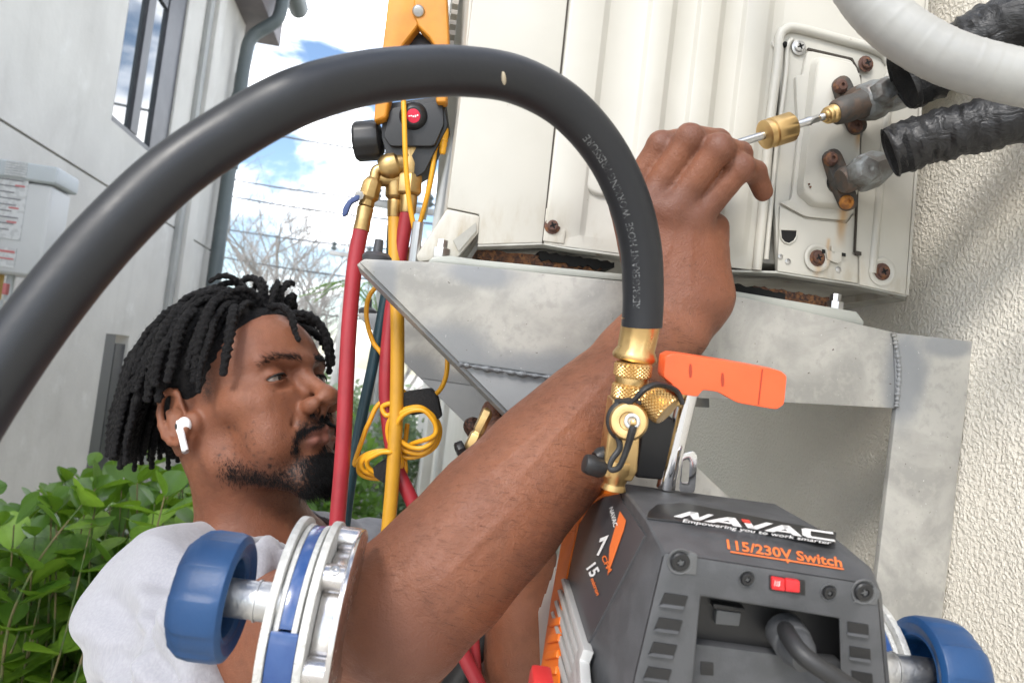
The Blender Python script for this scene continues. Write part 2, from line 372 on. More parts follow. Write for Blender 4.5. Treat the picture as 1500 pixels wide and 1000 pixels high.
def pole(px, d, top_py, label, r=.12):
    b = gpt(px, d); z = P(px, top_py, d).z; o = thing('utility_pole', label, 'utility pole', b, 'utility poles beyond the alley')
    m = MB(); m.lathe(b, UZ, [(r*1.15, 0), (r*.8, z)], 10); obj('shaft', m, m_pole, o)
    for dz in (.35,):
        m = MB(); m.box(b+UZ*(z-dz)-WD*(r+.05), SD*.4, WD*.04, UZ*.04); ar = obj('cross_arm', m, m_pole, o, bevel=.01)
        for s in (-.33, .33):
            m = MB(); m.lathe(b+UZ*(z-dz+.06)-WD*(r+.05)+SD*s, UZ, [(.03, 0), (.06, .05), (.03, .08), (.055, .12), (.02, .17)], 8); obj('insulator', m, m_dpipe, ar)
    if r > .1:
        m = MB(); m.lathe(b+UZ*(z-1.9)-WD*(r+.22), UZ, [(.16, 0), (.19, .03), (.19, .55), (.15, .6)], 12); obj('transformer', m, m_pole, o)
    return b+UZ*z
p1 = pole(493, 14, 345, 'thin pale utility pole above the bare trees', .085)
p2 = pole(560, 9.5, 262, 'thicker utility pole with transformer behind the brass hose valves', .11)
m_wire = M('black_cable', (.05, .055, .06), .6)
for i, (x0, y0, d0_, x1, y1, d1_) in enumerate(((335, 303, 24, 720, 368, 12), (330, 336, 24, 700, 420, 12), (380, 230, 24, 720, 300, 10), (370, 250, 24, 720, 330, 10), (425, 150, 24, 700, 235, 9), (330, 405, 20, 700, 470, 14))):
    a, b = P(x0-260, y0-32, d0_), P(x1+100, y1+12, d1_); pts = []
    for k in range(17):
        t = k/16; pts.append(a.lerp(b, t)-UZ*(.45*4*t*(1-t)))
    m = MB(); m.tube(pts, .018, 5); obj('power_line', m, m_wire, label=['power line crossing low over the bare trees', 'power line sagging just under the topmost one over the trees', 'long power line near the manifold gauge', 'power line just under the long one by the manifold', 'highest power line near the orange clamp', 'lowest power line just above the dark hair'][i], cat='power line', group='power lines across the alley sky')
# leafy things far off
def leaf_mat(name, c1, c2, rough=.45, trans=.25):
    m, t, b, c = nodes(name); oi = t.nodes.new('ShaderNodeObjectInfo'); n = noise_node(t, c, 9, 3)
    f = math_(t, 'ADD', math_(t, 'MULTIPLY', n.outputs['Fac'], .6), math_(t, 'MULTIPLY', oi.outputs['Random'], .55))
    t.links.new(mixc(t, ramp(t, f, .25, .9), c1, c2), b.inputs['Base Color']); b.inputs['Roughness'].default_value = rough
    tr = t.nodes.new('ShaderNodeBsdfTranslucent'); tr.inputs['Color'].default_value = (c2[0]*1.6, c2[1]*1.7, c2[2], 1)
    ms = t.nodes.new('ShaderNodeMixShader'); ms.inputs[0].default_value = trans
    t.links.new(b.outputs[0], ms.inputs[1]); t.links.new(tr.outputs[0], ms.inputs[2]); t.links.new(ms.outputs[0], t.nodes['Material Output'].inputs['Surface'])
    return m
m_far1 = leaf_mat('dusty_green_leaf', (.10, .15, .085), (.2, .26, .16)); m_far2 = leaf_mat('bright_green_leaf', (.08, .17, .03), (.2, .34, .06))
def far_bush(name, base, rx, rz, n, sz, mat, label, seed):
    rnd = random.Random(seed); o = thing(name, label, 'bush' if name == 'far_bush' else 'shrub', base, 'bushes at the far end of the alley'); m = MB(); b = V(base)
    cl = [(V((rnd.gauss(0, .4)*rx, rnd.gauss(0, .4)*rx, rz*rnd.uniform(.15, .9))), rnd.uniform(.25, .45)) for _ in range(16)]
    for k in range(n):
        c, q = rnd.choice(cl); p = b+c+V((rnd.gauss(0, q)*rx*.6, rnd.gauss(0, q)*rx*.6, rnd.gauss(0, q)*rz*.35))
        if p.z < .02: continue
        d = V((rnd.uniform(-1, 1), rnd.uniform(-1, 1), rnd.uniform(-.3, 1))).normalized(); e = d.orthogonal().normalized(); s = sz*rnd.uniform(.6, 1.3)
        m.add([p, p+d*s*.5+e*s*.25, p+d*s, p+d*s*.5-e*s*.25], [(0, 1, 2, 3)])
    obj('foliage', m, mat, o, ang=0, weld=False)
    t = MB()
    for k in range(5):
        a = k*1.3; t.tube([b, b+V((math.cos(a)*rx*.3, math.sin(a)*rx*.3, rz*.7))], [.03, .01], 6)
    obj('stem', t, m_bark, o)
far_bush('far_bush', gpt(545, 11), 1.0,1.55,5000, .13, m_far1, 'dusty green bush seen between the hoses', 1)
far_bush('far_bush', gpt(500, 13), 1.3,1.7,5000, .14, m_far1, 'dusty grey green bush seen right of the face', 2)
far_bush('far_bush', gpt(450, 15), 2.0,1.7,5000, .16, m_far1, 'wide dusty bush hidden behind the head', 3)
far_bush('far_bush', gpt(515, 6.5), .42,1.5,1600, .10, m_far2, 'bright green bush beside the red hose and the chin', 4)
far_bush('far_bush', gpt(585, 9), .6,1.4,2200, .10, m_far1, 'low bush behind the blue hose', 5)
far_bush('far_bush', gpt(335, 7.4), .6,1.2,2000, .11, m_far2, 'green bush behind the nape at the house corner', 6)
pm = thing('palm', 'small palm with bright fronds behind the hoses', 'palm', gpt(545, 8.0)); pb = gpt(545, 8.0); ztop = P(545, 468, 8.0).z
t = MB(); t.tube([pb, pb+UZ*ztop], [.07, .05], 9); obj('trunk', t, m_bark, pm)
for k in range(11):
    a = k*.571; m = MB(); dirn = V((math.cos(a), math.sin(a), .0)); prev = None
    mid = [pb+UZ*(ztop+.35*math.sin(t_*2.6))+dirn*(.75*t_) for t_ in np.linspace(0, 1, 9)]
    side = dirn.cross(UZ)
    for i in range(1, 9):
        for s in (-1, 1):
            q = mid[i]; tip = q+side*(s*.22*(1-abs(i-4)/7))+dirn*.14-UZ*.06; m.add([q, q+dirn*.025, tip], [(0, 1, 2)])
    m.tube(mid, [.008]*9, 5); obj('frond', m, m_far2, pm, ang=0, weld=False)
# ================================================================== OUTDOOR UNIT, BRACKETS, PIPES
EO = P(1000, 250, .64)
def E(px, py, off=0): return onplane(px, py, EO-WD*off, WD)
def Epoly(pl, off=0): return [E(x, y, off) for x, y in pl]
def mm(px): return px/FPX*.63
def unit_mat():
    m, t, b, c = nodes('cream_enamel_sheet'); b.inputs['Roughness'].default_value = .38
    n = noise_node(t, c, 7, 6); cur = mixc(t, ramp(t, n.outputs['Fac'], .35, .7), (.51, .495, .445), (.465, .45, .40))
    n = noise_node(t, c, 160, 5, .7); cur = mixc(t, ramp(t, n.outputs['Fac'], .70, .76), cur, (.2, .13, .08))
    s = t.nodes.new('ShaderNodeSeparateXYZ'); t.links.new(c.outputs['Object'], s.inputs[0])
    # grime and rust along the bottom edge of the sheet (object z runs up from the base)
    ng = noise_node(t, c, 38, 7, .65, stretch=(1, 1, .35))
    gm = math_(t, 'MULTIPLY', ramp(t, s.outputs['Z'], .0, .045, 1, 0), ramp(t, ng.outputs['Fac'], .48, .75))
    cur = mixc(t, gm, cur, (.36, .31, .23))
    # two rust runs under the valve bolts
    for (px, py, ln, wd_, st) in ((1250, 188, .028, .0045, .9), (1234, 300, .045, .0075, .75), (1213, 350, .035, .004, .55), (1197, 385, .02, .006, .5)):
        q = E(px, py)-UB
        dx = math_(t, 'ABSOLUTE', math_(t, 'SUBTRACT', s.outputs['X'], q.x)); dz = math_(t, 'SUBTRACT', q.z, s.outputs['Z'])
        nn = noise_node(t, c, 90, 4, .6, stretch=(1, 1, .3))
        w_ = math_(t, 'ADD', dx, math_(t, 'MULTIPLY', math_(t, 'SUBTRACT', nn.outputs['Fac'], .5), .006))
        f = math_(t, 'MULTIPLY', ramp(t, w_, .0, wd_, st, 0), math_(t, 'MULTIPLY', ramp(t, dz, -.002, .002), ramp(t, dz, ln*.3, ln, 1, 0)))
        cur = mixc(t, f, cur, (.42, .22, .05))
    t.links.new(cur, b.inputs['Base Color'])
    nb = noise_node(t, c, 25, 4); bump_(t, b, nb.outputs['Fac'], .12, .002)
    return m
UB = E(1000, 385)+WD*.2
m_unit = unit_mat()
m_rust = M('rust', (.13, .06, .035), .9, var=((.26, .12, .05), 130, .4, .6), wear=((.06, .035, .03), 260, .45, .6), bump=(300, .8, .002))
m_rbolt = M('rusted_bolt', (.10, .052, .04), .75, metal=.2, var=((.20, .085, .035), 160, .48, .68), bump=(500, .6, .001))
m_obolt = M('orange_rust_bolt', (.42, .17, .03), .7, metal=.2, var=((.25, .1, .03), 200, .4, .6), bump=(500, .6, .001))
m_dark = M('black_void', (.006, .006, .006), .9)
m_gap = M('dark_brown_gap', (.05, .042, .034), .9)  # dark brown for the strips along the panel seams
m_under = M('grey_base_sheet', (.42, .42, .385), .5, var=((.30, .29, .26), 18, .4, .62), wear=((.16, .12, .09), 40, .6, .7))
m_steel = M('worn_steel', (.50, .50, .50), .3, 1)
un = thing('outdoor_unit', 'cream metal outdoor air conditioner unit with ribbed side panel and rusty screws', 'air conditioner', UB)
LEN = .46
# corner panel on the left of the seam
w = MB(); w.prism(Epoly([(694, -260), (862, -260), (835, 0), (795, 355), (700, 358), (702, 314), (655, 304), (668, 200), (692, 0)], .001), WD*.006); obj('corner_panel', w, m_unit, un, bevel=.0015)
w = MB(); w.prism(Epoly([(694, -260), (692, 0), (668, 200), (655, 304), (663, 304), (676, 200), (702, 0), (704, -260)], -.008), WD*LEN); obj('front_panel', w, m_unit, un, bevel=.002)
for k in range(16):
    y = -140+k*17
    w = MB(); p = E(682-(y*.11), y, 0)+WD*.09-SD*.006; w.box(p+WD*.25, SD*.003, WD*.25, UZ*.0022); obj('grille_bar', w, m_unit, un)
# body behind
w = MB(); w.prism(Epoly([(704, -250), (1352, -250), (1322, 410), (1240, 400), (760, 345), (664, 300)], -.016), WD*(LEN-.02)); obj('cabinet', w, m_unit, un, bevel=.004)
# ribbed side panel: a vertical profile swept from below the frame to above it
prof = [(796, 0), (836, 0), (838, 2), (842, 2.4), (888, 2.4), (896, -1.5), (950, -1.5), (957, 2.4), (986, 2.4), (993, -1.5), (1021, -1.5), (1028, 2.4), (1056, 2.4), (1063, -1.5), (1087, -1.5), (1094, 2.4), (1126, 2.4), (1133, -.5), (1148, -.5)]
ys = [-260, -100, 0, 60, 120, 200, 280, 340, 352, 371]
rows = []
def shx(y): return -.112*y            # lines that are plumb in the place lean by this much in the picture
for y in ys:
    row = []
    for x, o in prof:
        k = 1.7 if y < 345 else .3
        row.append(E(x+shx(y) + (0 if x > 840 else 0), y+.142*(x-950)*0 + (x-950)*.125, o*.001*k))
    rows.append(row)
n = len(prof); vs = [p for r_ in rows for p in r_]; fs = []
for i in range(len(ys)-1):
    for j in range(n-1): fs.append((i*n+j, i*n+j+1, (i+1)*n+j+1, (i+1)*n+j))
nv = len(vs); vs += [p+WD*.004 for p in vs]; fs += [tuple(nv+q for q in reversed(f)) for f in fs]
w = MB(); w.add(vs, fs); obj('ribbed_panel', w, m_unit, un, ang=50, bevel=.0006, seg=1)
w = MB()
w.prism(Epoly([(858, -260), (861, -260), (833.5, 0), (796.5, 356), (794, 356), (831, 0)], .0015), WD*.002); obj('seam_gap', w, m_gap, un)
# pressed dimples on the ribbed panel
for x, y, r in ((884, 250, 38), (1057, 262, 30), (1133, 68, 7)):
    w = MB(); w.lathe(E(x, y, -.004), -WD, [(mm(r)*1.08, 0), (mm(r)*1.02, .0045), (mm(r)*.9, .0052), (mm(r)*.4, .0046), (0, .0044)], 32); obj('dimple', w, m_unit, un, ang=60)
# tab with screw at the lower left of the ribbed panel
def screw(x, y, off, r, mat, parent, ring=False):
    o = E(x, y, off); rr = mm(r)
    w = MB(); w.lathe(o, -WD, [(rr*1.5, 0), (rr*1.5, .0006), (rr, .001), (rr, .0028), (rr*.8, .0036), (rr*.35, .0036), (rr*.3, .0022), (0, .0022)], 14); s = obj('screw', w, mat, parent, ang=30)
    w = MB()
    for a in (.5, 2.07): w.box(o-WD*.0034, (SD*math.cos(a)+UZ*math.sin(a))*rr*.62, WD*.0005, (UZ*math.cos(a)-SD*math.sin(a))*rr*.13)
    obj('slot', w, m_dark, s, ang=0)
    if ring:
        w = MB(); ring_ = [(rr*2.5, 0), (rr*2.5, .0008), (rr*2.2, .0016), (rr*1.9, .0012), (rr*1.7, .0002)]; w.lathe(o, -WD, ring_, 24); obj('pressed_ring', w, m_unit, parent, ang=60)
w = MB(); w.prism(Epoly([(800, 304), (824, 306), (832, 316), (827, 357), (795, 353)], .0022), WD*.004); tb = obj('tab', w, m_unit, un, bevel=.0015)
screw(809, 331, .0024, 8, m_rbolt, un)
# service side: back sheet, raised cover, right strip
w = MB(); w.prism(Epoly([(1147, -260), (1352, -260), (1335, 340), (1258, 416), (1139, 398), (1135, 300), (1146, 60)], -.001), WD*.005); obj('service_sheet', w, m_unit, un, bevel=.001)
w = MB(); w.prism(Epoly([(1290, -260), (1372, -260), (1356, 0), (1342, 215), (1327, 432), (1259, 417), (1259, 373), (1253, 370), (1262, 200), (1300, 105), (1296, 60)], .0022), WD*.005); obj('end_strip', w, m_unit, un, bevel=.0014)
w = MB(); w.prism(Epoly([(1343, 215), (1356, 0), (1372, -260), (1376, -260), (1360, 0), (1347, 215), (1331, 432), (1327, 432)], .001), WD*.10); obj('back_return', w, m_unit, un)
pts = [E(x, y, .0008) for x, y in ((1108, 396), (1118, 300), (1128, 180), (1139, 92), (1142, 56), (1150, 44), (1168, 42), (1230, 58), (1284, 74), (1300, 88), (1306, 110), (1300, 150), (1290, 250), (1276, 400))]
w = MB(); w.tube(spline(pts, 90), mm(7.5), 10, shape=lambda t, a: 1.0); obj('pressed_rim', w, m_unit, un, ang=60)
pts = [E(x, y, .0008) for x, y in ((1122, 380), (1136, 230), (1151, 110), (1153, 70), (1160, 58))]
w = MB(); w.tube(spline(pts, 40), mm(4), 8); obj('pressed_rim', w, m_unit, un, ang=60)
def rounded(pl, r=.25, n=4):
    out = []; m = len(pl); pl = [V((x, y, 0)) for x, y in pl]
    for i in range(m):
        a, b, c = pl[i-1], pl[i], pl[(i+1) % m]; p0 = b+(a-b)*r; p1 = b+(c-b)*r
        for k in range(n+1):
            t = k/n; q = (p0*(1-t)+b*t)*(1-t)+(b*(1-t)+p1*t)*t; out.append((q.x, q.y))
    return out
plate = [(1183, 74), (1247, 88), (1260, 112), (1255, 300), (1240, 323), (1180, 317), (1143, 297), (1160, 292), (1170, 200), (1166, 112), (1176, 110)]
w = MB(); w.prism(Epoly(rounded(plate, .12, 2), .0035), WD*.004); cv = obj('service_cover', w, m_unit, un, bevel=.0012)
emb = rounded([(1188, 82), (1246, 94), (1256, 120), (1251, 308), (1188, 304), (1166, 284), (1176, 200)], .2)
r0 = Epoly(emb, .0037); cx = sum((p for p in r0), V((0, 0, 0)))/len(r0)
w = MB(); w.loft([r0, [cx+(p-cx)*.975-WD*.006 for p in r0], [cx+(p-cx)*.94-WD*.0085 for p in r0]], caps=True); obj('embossed_face', w, m_unit, cv, ang=50)
w = MB(); w.prism(Epoly([(1260, 110), (1262, 112), (1257, 300), (1254, 369), (1252, 369), (1255, 300)], .0042), WD*.002); obj('seam_gap', w, m_gap, un)
w = MB(); w.prism(Epoly([(1253, 367), (1262, 369), (1262, 374), (1254, 374)], .0046), WD*.002); obj('seam_gap', w, m_gap, un)
w = MB(); w.prism(Epoly([(1183, 73), (1247, 87), (1258, 106), (1260, 106), (1249, 85), (1184, 70)], .0028), WD*.002); obj('seam_gap', w, m_gap, un)
# lower plate under the cover with knock-outs
w = MB(); w.prism(Epoly([(1143, 302), (1180, 321), (1240, 327), (1252, 312), (1249, 372), (1257, 376), (1257, 415), (1139, 397)], .0016), WD*.003); lp = obj('lower_plate', w, m_unit, un, bevel=.0009)
hp = [(1143, 336), (1167, 337), (1167, 346), (1163, 353), (1156, 357), (1149, 355), (1144, 349)]
w = MB(); w.prism(Epoly(hp, .0024), WD*.001); obj('cable_hole_shade', w, m_dark, un, ang=0)  # black plate stands in for the shade inside the cable hole
rim_ = [E(x, y, .0024) for x, y in hp+hp[:1]]; w = MB(); w.tube(rim_, .0007, 6); obj('hole_rim', w, m_unit, un)
for x, y, r in ((1143, 376, 4), (1154, 383, 4.5), (1228, 395, 4.5), (1187, 274, 1.5), (1185, 270, 1.5)):
    w = MB(); w.lathe(E(x, y, .0018 if y > 350 else .013), -WD, [(mm(r), 0), (mm(r), .0006), (mm(r)*.6, .0009)], 12); obj('pop_rivet', w, m_steel if r > 2 else m_rust, un)
for pl in ([(1205, 365), (1209, 366), (1209, 371), (1205, 371)], [(1234, 370), (1239, 371), (1239, 376), (1234, 375)]):
    w = MB(); w.prism(Epoly(pl, .0052), WD*.001); obj('slot_hole_shade', w, m_dark, un, ang=0)  # black sheets on the panel imitate the shade in two slots
w = MB(); w.prism(Epoly([(1210, 366), (1233, 370), (1233, 382), (1228, 386), (1212, 380)], .005), WD*.002); w.prism(Epoly([(1218, 360), (1222, 360), (1224, 372), (1219, 371)], .005), WD*.002); obj('bent_tab', w, m_unit, un, bevel=.0005)
screw(1170, 70, .0008, 8, m_steel, un); screw(1268, 94, .0024, 8.5, m_rbolt, un); screw(1197, 378, .003, 8.5, m_rbolt, un, True); screw(1292, 398, .0026, 9, m_rbolt, un, True)
screw(1148, 66, .003, 3.4, m_dark, un)
# base pan, its rolled lip and the rusty feet
lip = [(700, 358), (795, 355), (835, 362), (915, 373), (1069, 395), (1139, 397), (1258, 416), (1328, 432)]
rings = []
for off, dy in ((.0, 0), (.001, 3), (-.006, 7), (-.02, 9), (-.05, 10)):
    rings.append([E(x, y, off)-UZ*(mm(dy)) for x, y in lip])
w = MB(); n = len(lip); vs = [p for r_ in rings for p in r_]; fs = [(i*n+j, i*n+j+1, (i+1)*n+j+1, (i+1)*n+j) for i in range(len(rings)-1) for j in range(n-1)]
w.add(vs, fs); w.prism([p+WD*.0-UZ*.0 for p in rings[-1]]+[rings[-1][-1]+UZ*.01, rings[-1][0]+UZ*.01], WD*(LEN-.07)); obj('base_pan', w, m_under, un, ang=50)
# base corner sticking out at the left
w = MB(); a = Epoly([(655, 305), (703, 315), (702, 341), (672, 376), (612, 384), (609, 374)], .002)
w.prism([a[0], a[1], a[2], a[3], a[4], a[5]], WD*.05); obj('base_corner', w, m_unit, un, bevel=.003)
w = MB(); w.prism(Epoly([(664, 352), (697, 326), (698, 338), (672, 368)], .0034), WD*.001); obj('base_slot', w, m_under, un)
def ragged(x0, x1, y0, y1, top, bot, off, n=22, seed=1):
    rnd = random.Random(seed); up = []; dn = []
    for i in range(n+1):
        t = i/n; x = x0+(x1-x0)*t; y = y0+(y1-y0)*t
        up.append((x, y+top+rnd.uniform(-1.5, 1.5))); dn.append((x, y+bot*(.45+.55*math.sin(math.pi*t)**.5)+rnd.uniform(-3, 3)))
    return Epoly(up+dn[::-1], off)
w = MB(); w.prism(ragged(700, 885, 371, 388, -6, 14, -.018, seed=3), WD*.05); obj('rusty_foot', w, m_rust, un, ang=0)
w = MB(); w.prism(ragged(1105, 1215, 426, 444, -8, 12, -.018, seed=5), WD*.05); obj('rusty_foot', w, m_rust, un, ang=0)
w = MB(); w.prism(ragged(790, 900, 376, 392, -8, 5, -.014, seed=9), WD*.03); obj('foot_gap_shade', w, m_dark, un, ang=0)  # black slabs stand in for the shade between base pan and feet
w = MB(); w.prism(ragged(1060, 1150, 418, 436, -6, 8, -.014, seed=11), WD*.03); obj('foot_gap_shade', w, m_dark, un, ang=0)
# ---- service valves (parts of the unit)
m_valve = M('oxidised_valve_metal', (.23, .245, .245), .5, metal=.55, var=((.14, .13, .12), 60, .4, .6), wear=((.36, .38, .39), 35, .5, .7), bump=(180, .4, .001))
m_vdark = M('dark_valve_metal', (.075, .07, .064), .6, metal=.4, var=((.12, .085, .065), 90, .42, .62), bump=(250, .5, .001))
m_verdi = M('verdigris_copper', (.16, .25, .22), .6, metal=.4, var=((.27, .18, .12), 150, .4, .6))
def valve(ears, body, nut, facets, bolts, extra):
    (x0, y0), (x1, y1) = ears; a, b = E(x0, y0, .012), E(x1, y1, .012)
    d = (b-a).normalized(); s = d.cross(WD)
    w = MB(); outl = []
    for k in range(9):
        t = math.pi*k/8; outl.append(a+(s*math.cos(t)-d*math.sin(t))*mm(13.5))
    for q in (.35, .65): outl.append(a.lerp(b, q)-s*mm(15))
    for k in range(9):
        t = math.pi*k/8; outl.append(b+(-s*math.cos(t)+d*math.sin(t))*mm(13.5))
    for q in (.65, .35): outl.append(a.lerp(b, q)+s*mm(15))
    w.prism(outl, -WD*.008); fl = obj('valve_flange', w, m_vdark, un, bevel=.0015)
    for (x, y), mt in zip(ears, bolts):
        w = MB(); o = E(x, y, .0201); r = mm(10.5)
        w.lathe(o, -WD, [(r, 0), (r, .004), (r*.7, .0062), (r*.3, .0064), (r*.25, .0045), (0, .0045)], 10); obj('bolt', w, mt, fl, ang=25)
    return fl
# upper valve
f1 = valve(((1229, 128), (1251, 186)), None, None, None, (m_rbolt, m_rbolt), None)
pa, pb = E(1222, 166, .038), E(1290, 143, .036); d1 = (pb-pa).normalized()
w = MB(); w.lathe(pa, d1, [(mm(15), 0), (mm(18), .002), (mm(20), .012), (mm(19), .022), (mm(23), .03)], 16); w.lathe(E(1243, 157, .012), -WD, [(mm(24), 0), (mm(22), .02), (mm(17), .03)], 16); obj('valve_body', w, m_vdark, f1)
w = MB(); w.lathe(pa+d1*.026, d1, [(mm(20), 0), (mm(27), .003), (mm(29), .010), (mm(29), .02), (mm(22), .024), (mm(26), .026), (mm(27), .034), (mm(26), .046), (mm(18), .05)], 8, shape=lambda h, a: 1+.03*math.sin(3*a+h*200)); obj('flare_nut', w, m_valve, f1, bevel=.0015, ang=25)
w = MB(); w.lathe(E(1289, 138, .047), -WD, [(mm(20), -.004), (mm(20), .009), (mm(15), .013), (mm(4), .013), (0, .0125)], 6); obj('valve_cap', w, m_valve, f1, bevel=.0012, ang=25)
# lower valve
f2 = valve(((1215, 234), (1238, 297)), None, None, None, (m_rbolt, m_obolt), None)
pa, pb = E(1232, 266, .032), E(1302, 240, .036); d2 = (pb-pa).normalized()
w = MB(); w.lathe(pa, d2, [(mm(17), 0), (mm(20), .003), (mm(19), .016), (mm(15), .02)], 16); w.lathe(E(1231, 268, .012), -WD, [(mm(20), 0), (mm(19), .016), (mm(13), .024)], 16); obj('valve_body', w, m_vdark, f2)
w = MB(); w.lathe(pa+d2*.012, d2, [(mm(18), 0), (mm(26), .003), (mm(28), .008), (mm(28), .02), (mm(24), .026), (mm(13), .036), (mm(10), .038)], 6); obj('flare_nut', w, m_valve, f2, bevel=.0016, ang=25)
w = MB(); w.lathe(E(1262, 252, .046), -WD, [(mm(21), -.004), (mm(21), .008), (mm(16), .012), (mm(5), .0125), (0, .0115)], 6); obj('valve_cap', w, m_valve, f2, bevel=.0012, ang=25)
w = MB(); w.tube([pa+d2*.045, E(1330, 226, .038)], mm(7.5), 12); obj('copper_stub', w, m_verdi, f2)
w = MB(); w.lathe(E(1217, 272, .003), -WD, [(mm(17), 0), (mm(17), .0092)], 20); obj('valve_hole_shade', w, m_dark, un)  # black pieces imitate the shade in the openings round the valves
w = MB(); w.prism(Epoly([(1252, 178), (1264, 176), (1263, 184), (1253, 186)], .0146), WD*.002); obj('valve_hole_shade', w, m_dark, un)
# ---- pipes in black tape
def tape_mat():
    m, t, b, c = nodes('black_tape_wrap'); b.inputs['Base Color'].default_value = (.012, .012, .013, 1)
    n1 = noise_node(t, c, 45, 4, .6, dist=1.2, stretch=(1, 1, 1.6)); n2 = noise_node(t, c, 160, 3)
    t.links.new(ramp(t, n2.outputs['Fac'], .3, .7, .36, .6), b.inputs['Roughness'])
    bump_(t, b, math_(t, 'ADD', n1.outputs['Fac'], math_(t, 'MULTIPLY', n2.outputs['Fac'], .2)), .6, .005); return m
m_tape = tape_mat(); m_foam = M('black_foam', (.010, .010, .011), .95, bump=(420, 1, .004))
def insulated(pts, rad, label, seed):
    rnd = random.Random(seed); ph = [rnd.uniform(0, 6) for _ in range(6)]
    sp = spline(pts, 70); root = thing('insulated_pipe', label, 'pipe', sp[0], 'insulated refrigerant pipes')
    sh = lambda t, a: 1+.035*math.sin(2*a+ph[0]+t*40)+.03*math.sin(3*a+ph[1]-t*70)+.035*math.sin(t*150+a+ph[2])+.02*math.sin(5*a+t*110+ph[3])
    w = MB(); w.tube(sp, rad, 36, False, sh); obj('tape_wrap', w, m_tape, root, ang=0 if False else 60)
    d = (sp[1]-sp[0]).normalized(); w = MB(); w.lathe(sp[0]+d*.0015, d, [(mm(9), .012), (rad*.55, .004), (rad*.8, 0), (rad*.97, 0), (rad*1.0, .01)], 36, caps=False, shape=lambda h, a: 1+.035*math.sin(2*a+ph[0])+.03*math.sin(9*a)); obj('foam_end', w, m_foam, root, ang=60)
    return root
insulated([P(1303, 224, .585), P(1360, 203, .575), P(1430, 186, .56), P(1520, 163, .54), P(1640, 120, .515), P(1800, 20, .49)], mm(34), 'lower black taped pipe with its open foam end at the lower valve', 3)
insulated([P(1322, 122, .585), P(1380, 92, .577), P(1430, 62, .565), P(1520, 12, .545), P(1640, -70, .525), P(1800, -220, .50)], mm(40), 'upper black taped pipe running behind the pale flexible conduit', 8)
m_cond = M('pale_grey_conduit', (.34, .34, .325), .38, var=((.29, .29, .28), 14, .35, .7), coat=.1)
cp = spline([P(1100, -420, .52), P(1180, -180, .50), P(1235, -60, .49), P(1290, 20, .48), P(1370, 76, .47), P(1460, 106, .462), P(1560, 122, .452), P(1700, 112, .44), P(1880, 60, .43), P(2100, -60, .42)], 300)
cr = [.0168*(1+.004*math.sin(i*.95)+(.012 if i % 9 == 0 else 0)) for i in range(300)]
w = MB(); w.tube(cp, cr, 28); obj('flexible_conduit', w, m_cond, ang=60, label='pale grey ribbed flexible conduit curving across the top right corner', cat='conduit')
w = MB(); w.box(alley(WALL_A-.02, .64, P(1430, 12, .6).z), SD*.02, WD*.25, UZ*.012); obj('wall_molding', w, m_smooth, rh, bevel=.003)
# ---- wall brackets
def galv():
    m, t, b, c = nodes('weathered_galvanised_steel'); b.inputs['Metallic'].default_value = .2
    n1 = noise_node(t, c, 11, 8, .6, dist=.8); n2 = noise_node(t, c, 120, 5, .6); n3 = noise_node(t, c, 260, 3, .5); n4 = noise_node(t, c, 420, 2)
    cur = mixc(t, ramp(t, n1.outputs['Fac'], .40, .60), (.285, .28, .262), (.42, .408, .375))
    cur = mixc(t, ramp(t, n2.outputs['Fac'], .45, .7), cur, (.345, .335, .31))
    # darker blue grey patches with ragged outlines
    s = t.nodes.new('ShaderNodeSeparateXYZ'); t.links.new(c.outputs['Object'], s.inputs[0])
    nn = noise_node(t, c, 22, 6, .6); 
    for (q, r1, sx, sz) in GPATCH:
        dx = math_(t, 'MULTIPLY', math_(t, 'SUBTRACT', s.outputs['X'], q.x), 1/sx); dz = math_(t, 'MULTIPLY', math_(t, 'SUBTRACT', s.outputs['Z'], q.z), 1/sz)
        dd = math_(t, 'SQRT', math_(t, 'ADD', math_(t, 'MULTIPLY', dx, dx), math_(t, 'MULTIPLY', dz, dz)))
        dd = math_(t, 'ADD', dd, math_(t, 'MULTIPLY', math_(t, 'SUBTRACT', nn.outputs['Fac'], .5), .9))
        cur = mixc(t, ramp(t, dd, .55, 1.2, .9, 0), cur, (.225, .235, .245))
    cur = mixc(t, ramp(t, n3.outputs['Fac'], .71, .76), cur, (.12, .10, .09))
    cur = mixc(t, ramp(t, n4.outputs['Fac'], .72, .8), cur, (.62, .61, .59))
    t.links.new(cur, b.inputs['Base Color']); t.links.new(ramp(t, n1.outputs['Fac'], .3, .7, .42, .65), b.inputs['Roughness'])
    bump_(t, b, n2.outputs['Fac'], .25, .001); return m
BO = EO-WD*.022
def B(px, py, off=0): return onplane(px, py, BO-WD*off, WD)
def Bp(pl, off=0): return [B(x, y, off) for x, y in pl]
tip = B(525, 385)
GPATCH = [(B(x, y)-tip, 0, sx, sz) for x, y, sx, sz in ((735, 600, .085, .05), (1325, 545, .022, .05), (1385, 505, .03, .012), (660, 520, .04, .03), (820, 545, .06, .02), (560, 420, .012, .03), (700, 400, .03, .012))]
m_galv = galv()
m_rail = M('grey_green_rail', (.40, .41, .375), .5, metal=.2, var=((.34, .35, .32), 20, .4, .65))
m_weld = M('weld_bead', (.17, .18, .19), .5, metal=.6, bump=(250, .8, .002))
br = thing('wall_bracket', 'near galvanised wall bracket with welded arm and wide gusset under the unit', 'bracket', tip, 'brackets under the outdoor unit')
T_ = .005
arm = [(526, 384), (534, 379), (640, 384), (915, 412), (1065, 430), (1308, 486), (1312, 598), (1010, 582), (880, 560), (672, 530), (540, 397)]
w = MB(); w.prism(Bp(arm), WD*T_); obj('arm_plate', w, m_galv, br, bevel=.0012)
